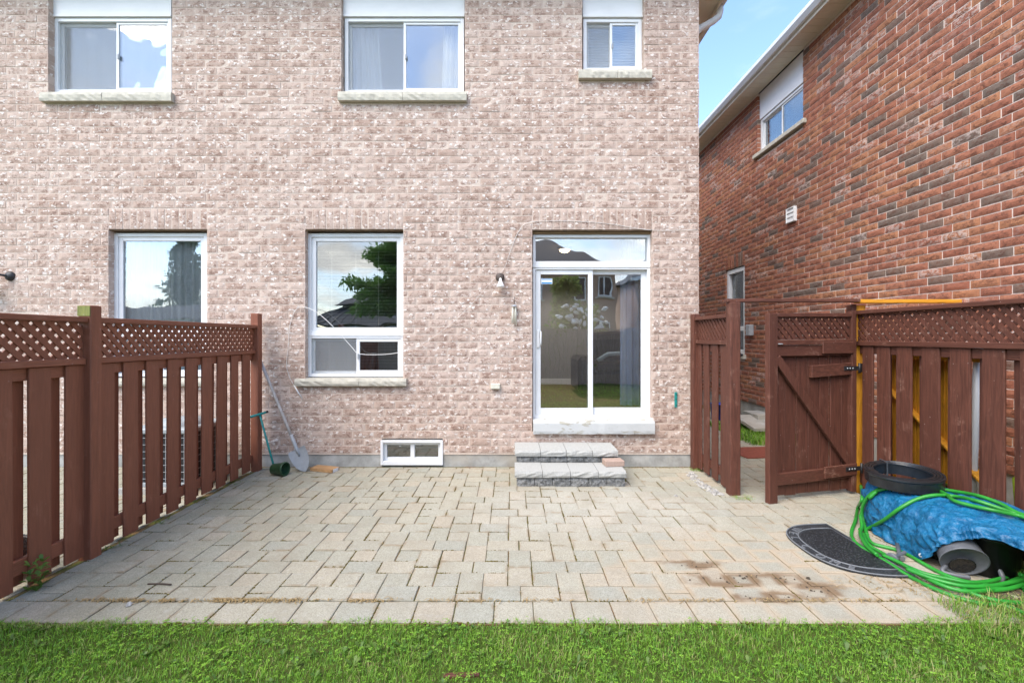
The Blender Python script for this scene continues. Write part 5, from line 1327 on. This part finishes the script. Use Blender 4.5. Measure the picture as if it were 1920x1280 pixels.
def clover(n, x0, x1, y0, y1):
    x = rng.uniform(x0, x1, n); y = rng.uniform(y0, y1, n)
    pn = np.array([mnoise.noise(Vector((a * 3.1 + 7, b * 3.1, 2))) for a, b in zip(x, y)]); k = (pn > rng.uniform(-.5, .35, len(x))) & (y < edge_y(x) - .01); x, y = x[k], y[k]; n = len(x)
    Vs, Ts = [], []; z = rng.uniform(.008, .032, n); s = rng.uniform(.004, .010, n); a0 = rng.uniform(0, 6.28, n); col_ = rng.uniform(0, 1, n); Cs = []
    for l in range(3):
        a = a0 + l * 2.094; ux, uy = np.cos(a), np.sin(a); tz = rng.uniform(-.35, .35, n)
        V = np.empty((n, 4, 3))
        V[:, 0] = np.c_[x, y, z]; V[:, 1] = np.c_[x + (ux - uy * .6) * s * .7, y + (uy + ux * .6) * s * .7, z + tz * s]
        V[:, 2] = np.c_[x + ux * s * 1.3, y + uy * s * 1.3, z + tz * s * .6]; V[:, 3] = np.c_[x + (ux + uy * .6) * s * .7, y + (uy - ux * .6) * s * .7, z + rng.uniform(-.3, .3, n) * s]
        b = np.arange(n)[:, None] * 4 + l * n * 4
        Vs.append(V.reshape(-1, 3)); Ts += [b + [[0, 1, 2]], b + [[0, 2, 3]]]; cc = np.c_[np.clip(.35 + col_ * .6, 0, 1), np.zeros(n), np.zeros(n)]; Cs += [cc, cc]
    return np.concatenate(Vs), np.concatenate(Ts), np.concatenate(Cs)
sets = [blades(82000, -3.6, 3.6, 1.95, 2.66, .012, .038, .0018, .0036), blades(26000, -5, 5, .2, 1.95, .025, .055, .004, .008), blades(9000, -6, 6, -6, .2, .03, .06, .008, .016),
        clover(8500, -3.4, 3.4, 1.95, 2.56), blades(2600, 2.55, 3.5, 2.42, 2.75, .03, .10, .002, .0045, False, .45, -.01), blades(1500, -3.05, -2.2, 2.48, 2.54, .02, .05, .002, .004, True, .6),
        blades(1100, 3.3, 3.56, 2.7, 3.15, .04, .14, .002, .004, False, .6, -.005), blades(4200, 3.55, 4.5, 6.7, 8.4, .04, .12, .006, .012, False, .05, -.01),
        blades(300, 2.20, 2.4, 4.45, 4.60, .015, .04, .002, .004, False, .4, -.01), blades(200, 2.15, 2.3, 5.4, 5.5, .015, .05, .002, .004, False, .3, -.01)]
VV, TT, CC, o_ = [], [], [], 0
for v, t_, c in sets: VV.append(v); TT.append(t_ + o_); CC.append(c); o_ += len(v)
npmesh('grass', np.concatenate(VV), np.concatenate(TT), np.concatenate(CC), 'grass_blade', kind='stuff')
# broad leaf weeds
def leaf_fan(m, c, n, L, wd, up, mat=None):
    for k in range(n):
        a = k * 2.4 + random.random(); L_ = L * random.uniform(.6, 1.1); w_ = wd * random.uniform(.8, 1.2); e = random.uniform(*up)
        d = Vector((math.cos(a) * math.cos(e), math.sin(a) * math.cos(e), math.sin(e))); s = Vector((-math.sin(a), math.cos(a), 0)); q = Vector(c); r = random.random()
        p = [q, q + d * L_ * .4 + s * w_ * .4, q + d * L_ * .75 + s * w_ * .5 - Vector((0, 0, L_ * .06)), q + d * L_ - Vector((0, 0, L_ * .18)), q + d * L_ * .75 - s * w_ * .5 - Vector((0, 0, L_ * .06)), q + d * L_ * .4 - s * w_ * .4]
        m.add(p, [(0, 1, 5), (1, 2, 4, 5), (2, 3, 4)], colr=(r, 0, 0))
m = MB()
for k in range(150):
    x, y = random.uniform(-2.9, 2.9), random.uniform(2.0, 2.5); leaf_fan(m, (x, y, -.005), random.randint(3, 6), random.uniform(.03, .06), random.uniform(.010, .018), (.3, 1.1))
m.build('weed_leaves', 'leaf_weed', kind='stuff', recalc=False)
m = MB(); wpos = [(-3.06, 2.87), (-3.05, 2.93), (-3.0, 2.86)]
for x, y in wpos:
    for z in (.0, .05, .10, .15): leaf_fan(m, (x + z * .1, y, z), 5, .06, .022, (.2, 1.1))
o = m.build('weed', 'leaf_weed', recalc=False); tag(o, 'leafy green weed growing at the foot of the near fence boards', 'weed')
m = MB()
for x, y in ((-3.04, 3.42), (-3.05, 3.9), (-3.05, 4.35), (-3.04, 4.95)):
    for _ in range(3): leaf_fan(m, (x + random.uniform(-.02, .06), y + random.uniform(-.1, .1), 0), 7, .045, .007, (.1, 1.0))
m.build('weed_tufts', 'leaf_weed', kind='stuff', recalc=False)

# ------------------------------------------------------------------ the gardens behind the viewer (seen in the window glass)
def leaf_cloud(n, centers, size, flat=.6):
    C = np.array([c[:3] for c in centers]); S = np.array([c[3] for c in centers]); idx = rng.integers(0, len(C), n)
    d = rng.normal(size=(n, 3)); d /= np.linalg.norm(d, axis=1)[:, None]; r = rng.uniform(.2, 1, n) ** .6
    p = C[idx] + d * (r * S[idx])[:, None] * np.array([1, 1, flat])
    L = rng.uniform(.6, 1.2, n) * size; a = rng.normal(size=(n, 3)); a[:, 2] -= .5; a /= np.linalg.norm(a, axis=1)[:, None]
    b = np.cross(a, rng.normal(size=(n, 3))); b /= np.linalg.norm(b, axis=1)[:, None]
    V = np.empty((n, 4, 3)); V[:, 0] = p; V[:, 1] = p + a * (L * .5)[:, None] + b * (L * .22)[:, None]; V[:, 2] = p + a * L[:, None]; V[:, 3] = p + a * (L * .5)[:, None] - b * (L * .22)[:, None]
    return V.reshape(-1, 3), np.arange(n * 4).reshape(n, 4), np.c_[rng.uniform(0, 1, n), np.zeros(n), np.zeros(n)]
tt = thing('cherry_tree', 'leafy green tree behind the viewer, mirrored in the tall window glass', 'tree', (-3.7, -4.2, 0))
limbs = []; cen = []
MB().tube([(-3.7, -4.2, -.1), (-3.72, -4.2, 1.0), (-3.65, -4.25, 2.0), (-3.6, -4.3, 3.2), (-3.55, -4.3, 4.6)], [.14, .11, .10, .07, .03], 10).build('trunk', 'bark', tt)
rr = random.Random(5)
for _ in range(48): cen.append((-3.6 + rr.gauss(0, .85), -4.25 + rr.gauss(0, .7), rr.uniform(2.6, 6.3), .3))
for k in range(34):
    a = rr.uniform(0, 6.28); z0 = rr.uniform(2.3, 4.4); L = rr.uniform(1.0, 2.1) * (1.2 - (z0 - 2.3) * .22); p0 = Vector((-3.62, -4.27, z0)); d = Vector((math.cos(a), math.sin(a), rr.uniform(.1, .55))).normalized()
    pts = [p0 + d * L * t_ + Vector((0, 0, -.12 * L * t_ * t_)) for t_ in (0, .35, .7, 1)]; limbs.append(pts)
    for t_ in (.4, .6, .8, .95): q = p0 + d * L * t_ + Vector((0, 0, -.12 * L * t_ * t_)); cen.append((q.x, q.y, q.z, .34))
for a0_ in ((-4.9, -4.0, 2.55), (-5.3, -4.2, 2.75), (-5.0, -4.6, 3.5), (-4.6, -4.4, 4.2)):
    limbs.append([Vector((-3.65, -4.25, a0_[2] - .4)), Vector(((a0_[0] - 3.65) / 2, (a0_[1] - 4.25) / 2, a0_[2])), Vector(a0_)])
    for t_ in (.5, .75, 1.0): q = Vector((-3.65, -4.25, a0_[2] - .1)).lerp(Vector(a0_), t_); cen.append((q.x, q.y, q.z, .26))
for pts in limbs: MB().tube(pts, [.035 * (1 - i / len(pts)) + .006 for i in range(len(pts))], 6).build('limb', 'bark', tt)
v, f, c = leaf_cloud(17000, cen, .16, .5); npmesh('crown', v, f, c, 'leaf_cherry', tt)
ct = thing('conifer', 'narrow dark conifer behind the viewer, mirrored in the left window', 'tree', (-14.6, -9, 0))
MB().tube([(-14.6, -9, -.1), (-14.6, -9, 5.8)], [.15, .03], 8).build('trunk', 'bark', ct)
cen = [(-14.6 + rr.gauss(0, .25), -9 + rr.gauss(0, .25), z, .25 + (6.1 - z) * .2) for z in np.linspace(.5, 6.1, 30)]
v, f, c = leaf_cloud(9000, cen, .22, .8); npmesh('crown', v, f, c, 'leaf_conifer', ct)
sb = thing('flowering_shrub', 'green shrub with white flower heads behind the viewer, mirrored in the door glass', 'shrub', (2.3, -4.6, 0))
cen = [(2.3 + rr.uniform(-1.0, 1.0), -4.7 + rr.uniform(-.4, .4), rr.uniform(.6, 2.5), .4) for _ in range(40)] + [(2.0 + rr.uniform(-.5, .5), -4.8, rr.uniform(2.6, 3.7), .28) for _ in range(16)]
MB().tube([(2.3, -4.7, -.1), (2.2, -4.7, 2.4)], .05, 6).build('trunk', 'bark', sb)
v, f, c = leaf_cloud(9000, cen, .14, .8); npmesh('crown', v, f, c, 'leaf_shrub', sb)
for k in range(46):
    q = Vector((2.5 + rr.uniform(-.9, .9), -4.25 + rr.uniform(-.12, .1), rr.uniform(1.9, 2.7))); m = MB(); m.lathe([(0, .05), (.06, .04), (.085, 0), (.06, -.04), (0, -.05)], q, (rr.uniform(-.3, .3), .6, .8), 8); m.build('flower', 'petal', sb)
bf = thing('fence', 'grey brown board fence at the end of the garden behind the viewer', 'fence', (0, -4.1, 0))
for k in range(9): MB().cb(-9 + k * 2.25 - .05, -9 + k * 2.25 + .05, -4.20, -4.10, -.09, 2.0).build('post', 'fence_grey', bf)
for k in range(120):
    x = -9 + k * .151
    if abs((x + 9) % 2.25 - 1.1) < 1.0 or True: MB().cb(x, x + .142, -4.09, -4.07, -.03, 1.85 + rr.uniform(-.01, .01)).build('board', 'fence_grey', bf)
MB().cb(-9.05, 9.2, -4.14, -4.06, 1.87, 1.91).build('top_rail', 'fence_grey', bf)
MB().cb(-9.05, 9.2, -4.098, -4.06 - .031, .3, .4).cb(-9.05, 9.2, -4.098, -4.091, 1.4, 1.5).build('rail', 'fence_grey', bf)
gz = thing('gazebo', 'dark two tier metal roof gazebo behind the viewer, mirrored in the tall window', 'gazebo', (-7.6, -13, 0))
gx, gy = -7.9, -13.2
for s in (-1, 1):
    for q in (-1, 1): MB().cb(gx + s * 2.3 - .07, gx + s * 2.3 + .07, gy + q * 2.3 - .07, gy + q * 2.3 + .07, -.1, 2.2).build('post', 'black_iron', gz)
def hip(z0, z1, w0, w1):
    return MB().add([(gx + sx_ * w0, gy + sy_ * w0, z0) for sx_, sy_ in ((-1, -1), (1, -1), (1, 1), (-1, 1))] + [(gx + sx_ * w1, gy + sy_ * w1, z1) for sx_, sy_ in ((-1, -1), (1, -1), (1, 1), (-1, 1))],
                    [(0, 1, 5, 4), (1, 2, 6, 5), (2, 3, 7, 6), (3, 0, 4, 7), (4, 5, 6, 7), (3, 2, 1, 0)])
hip(2.2, 3.15, 2.7, .95).build('lower_roof', 'gazebo_metal', gz); hip(3.3, 3.85, 1.35, .08).build('upper_roof', 'gazebo_metal', gz)
m = MB()
for k in range(-5, 6):
    t_ = k / 5.5; m.bar((gx + t_ * 2.7, gy + 2.705, 2.215), (gx + t_ * .95, gy + .955, 3.165), .03, .03)
m.build('seam', 'black_iron', gz, kind='stuff')
def far_house(label, x0, x1, y0, y1, ze, zr, wins, roofx, mat='far_brick'):
    h = thing('brick_house', label, 'house', ((x0 + x1) / 2, (y0 + y1) / 2, 0))
    MB().box(x0, x1, y0, y1, -.1, ze).build('wall', mat, h)
    a, b = roofx; ym = (y0 + y1) / 2
    MB().add([(x0 - .4, y0 - .4, ze), (x1 + .4, y0 - .4, ze), (x1 + .4, y1 + .4, ze), (x0 - .4, y1 + .4, ze), (a, ym, zr), (b, ym, zr)], [(0, 1, 5, 4), (1, 2, 5), (2, 3, 4, 5), (3, 0, 4), (3, 2, 1, 0)]).build('roof', 'shingle', h)
    MB().box(x0 - .42, x1 + .42, y1 + .3, y1 + .43, ze - .12, ze + .06).build('fascia', 'white_vinyl', h)
    for (wx0, wx1, wz0, wz1) in wins:
        m = MB(); ring(m, wx0, wx1, wz0, wz1, y1 + .002, y1 + .06, .07); m.cb((wx0 + wx1) / 2 - .03, (wx0 + wx1) / 2 + .03, y1 + .004, y1 + .05, wz0 + .07, wz1 - .07); o = m.build('window', 'white_vinyl', h)
        MB().box(wx0 + .07, wx1 - .07, y1 + .01, y1 + .02, wz0 + .07, wz1 - .07).build('pane', 'ac_dark', o); MB().cb(wx0 - .1, wx1 + .1, y1 + .002, y1 + .12, wz0 - .12, wz0 - .002).build('sill', 'stone_sill', o)
    return h
far_house('brown brick house with white windows behind the viewer, mirrored in the patio door', -2.6, 5.9, -22, -14, 5.4, 8.0, [(3.0, 4.1, 3.7, 5.0), (4.8, 5.6, 3.9, 5.0), (-1.5, -.3, 3.7, 5.0), (.5, 1.7, 3.7, 5.0), (4.4, 5.5, 1.6, 2.4)], (.6, 2.0))
far_house('pale sided house with grey roof behind the viewer, beyond the conifer', -13.2, -8.2, -32, -24, 4.2, 6.4, [(-12, -10.6, 2.6, 3.8)], (-11.5, -10), 'siding')
far_house('brown brick house behind the viewer at the far right, beyond the door reflection', 8.2, 14.6, -26, -18, 5.4, 7.6, [(9, 10.2, 3.7, 5)], (10.5, 12))
sh = thing('shed', 'white sided garden shed behind the viewer, mirrored low in the left window', 'shed', (-13.1, -6, 0))
m = MB()
for k in range(11): m.cbox((-13.1, -5.0, .1 + k * .2), (1.5, 0, 0), (0, .012, .004), (0, -.01, .1), .003)
m.box(-14.6, -11.6, -7, -5.02, -.1, 2.2); m.build('wall', 'siding', sh)
MB().add([(-14.8, -7.2, 2.2), (-11.4, -7.2, 2.2), (-11.4, -4.8, 2.2), (-14.8, -4.8, 2.2), (-14.8, -6, 2.8), (-11.4, -6, 2.8)], [(0, 1, 5, 4), (2, 3, 4, 5), (1, 2, 5), (3, 0, 4), (3, 2, 1, 0)]).build('roof', 'shingle', sh)
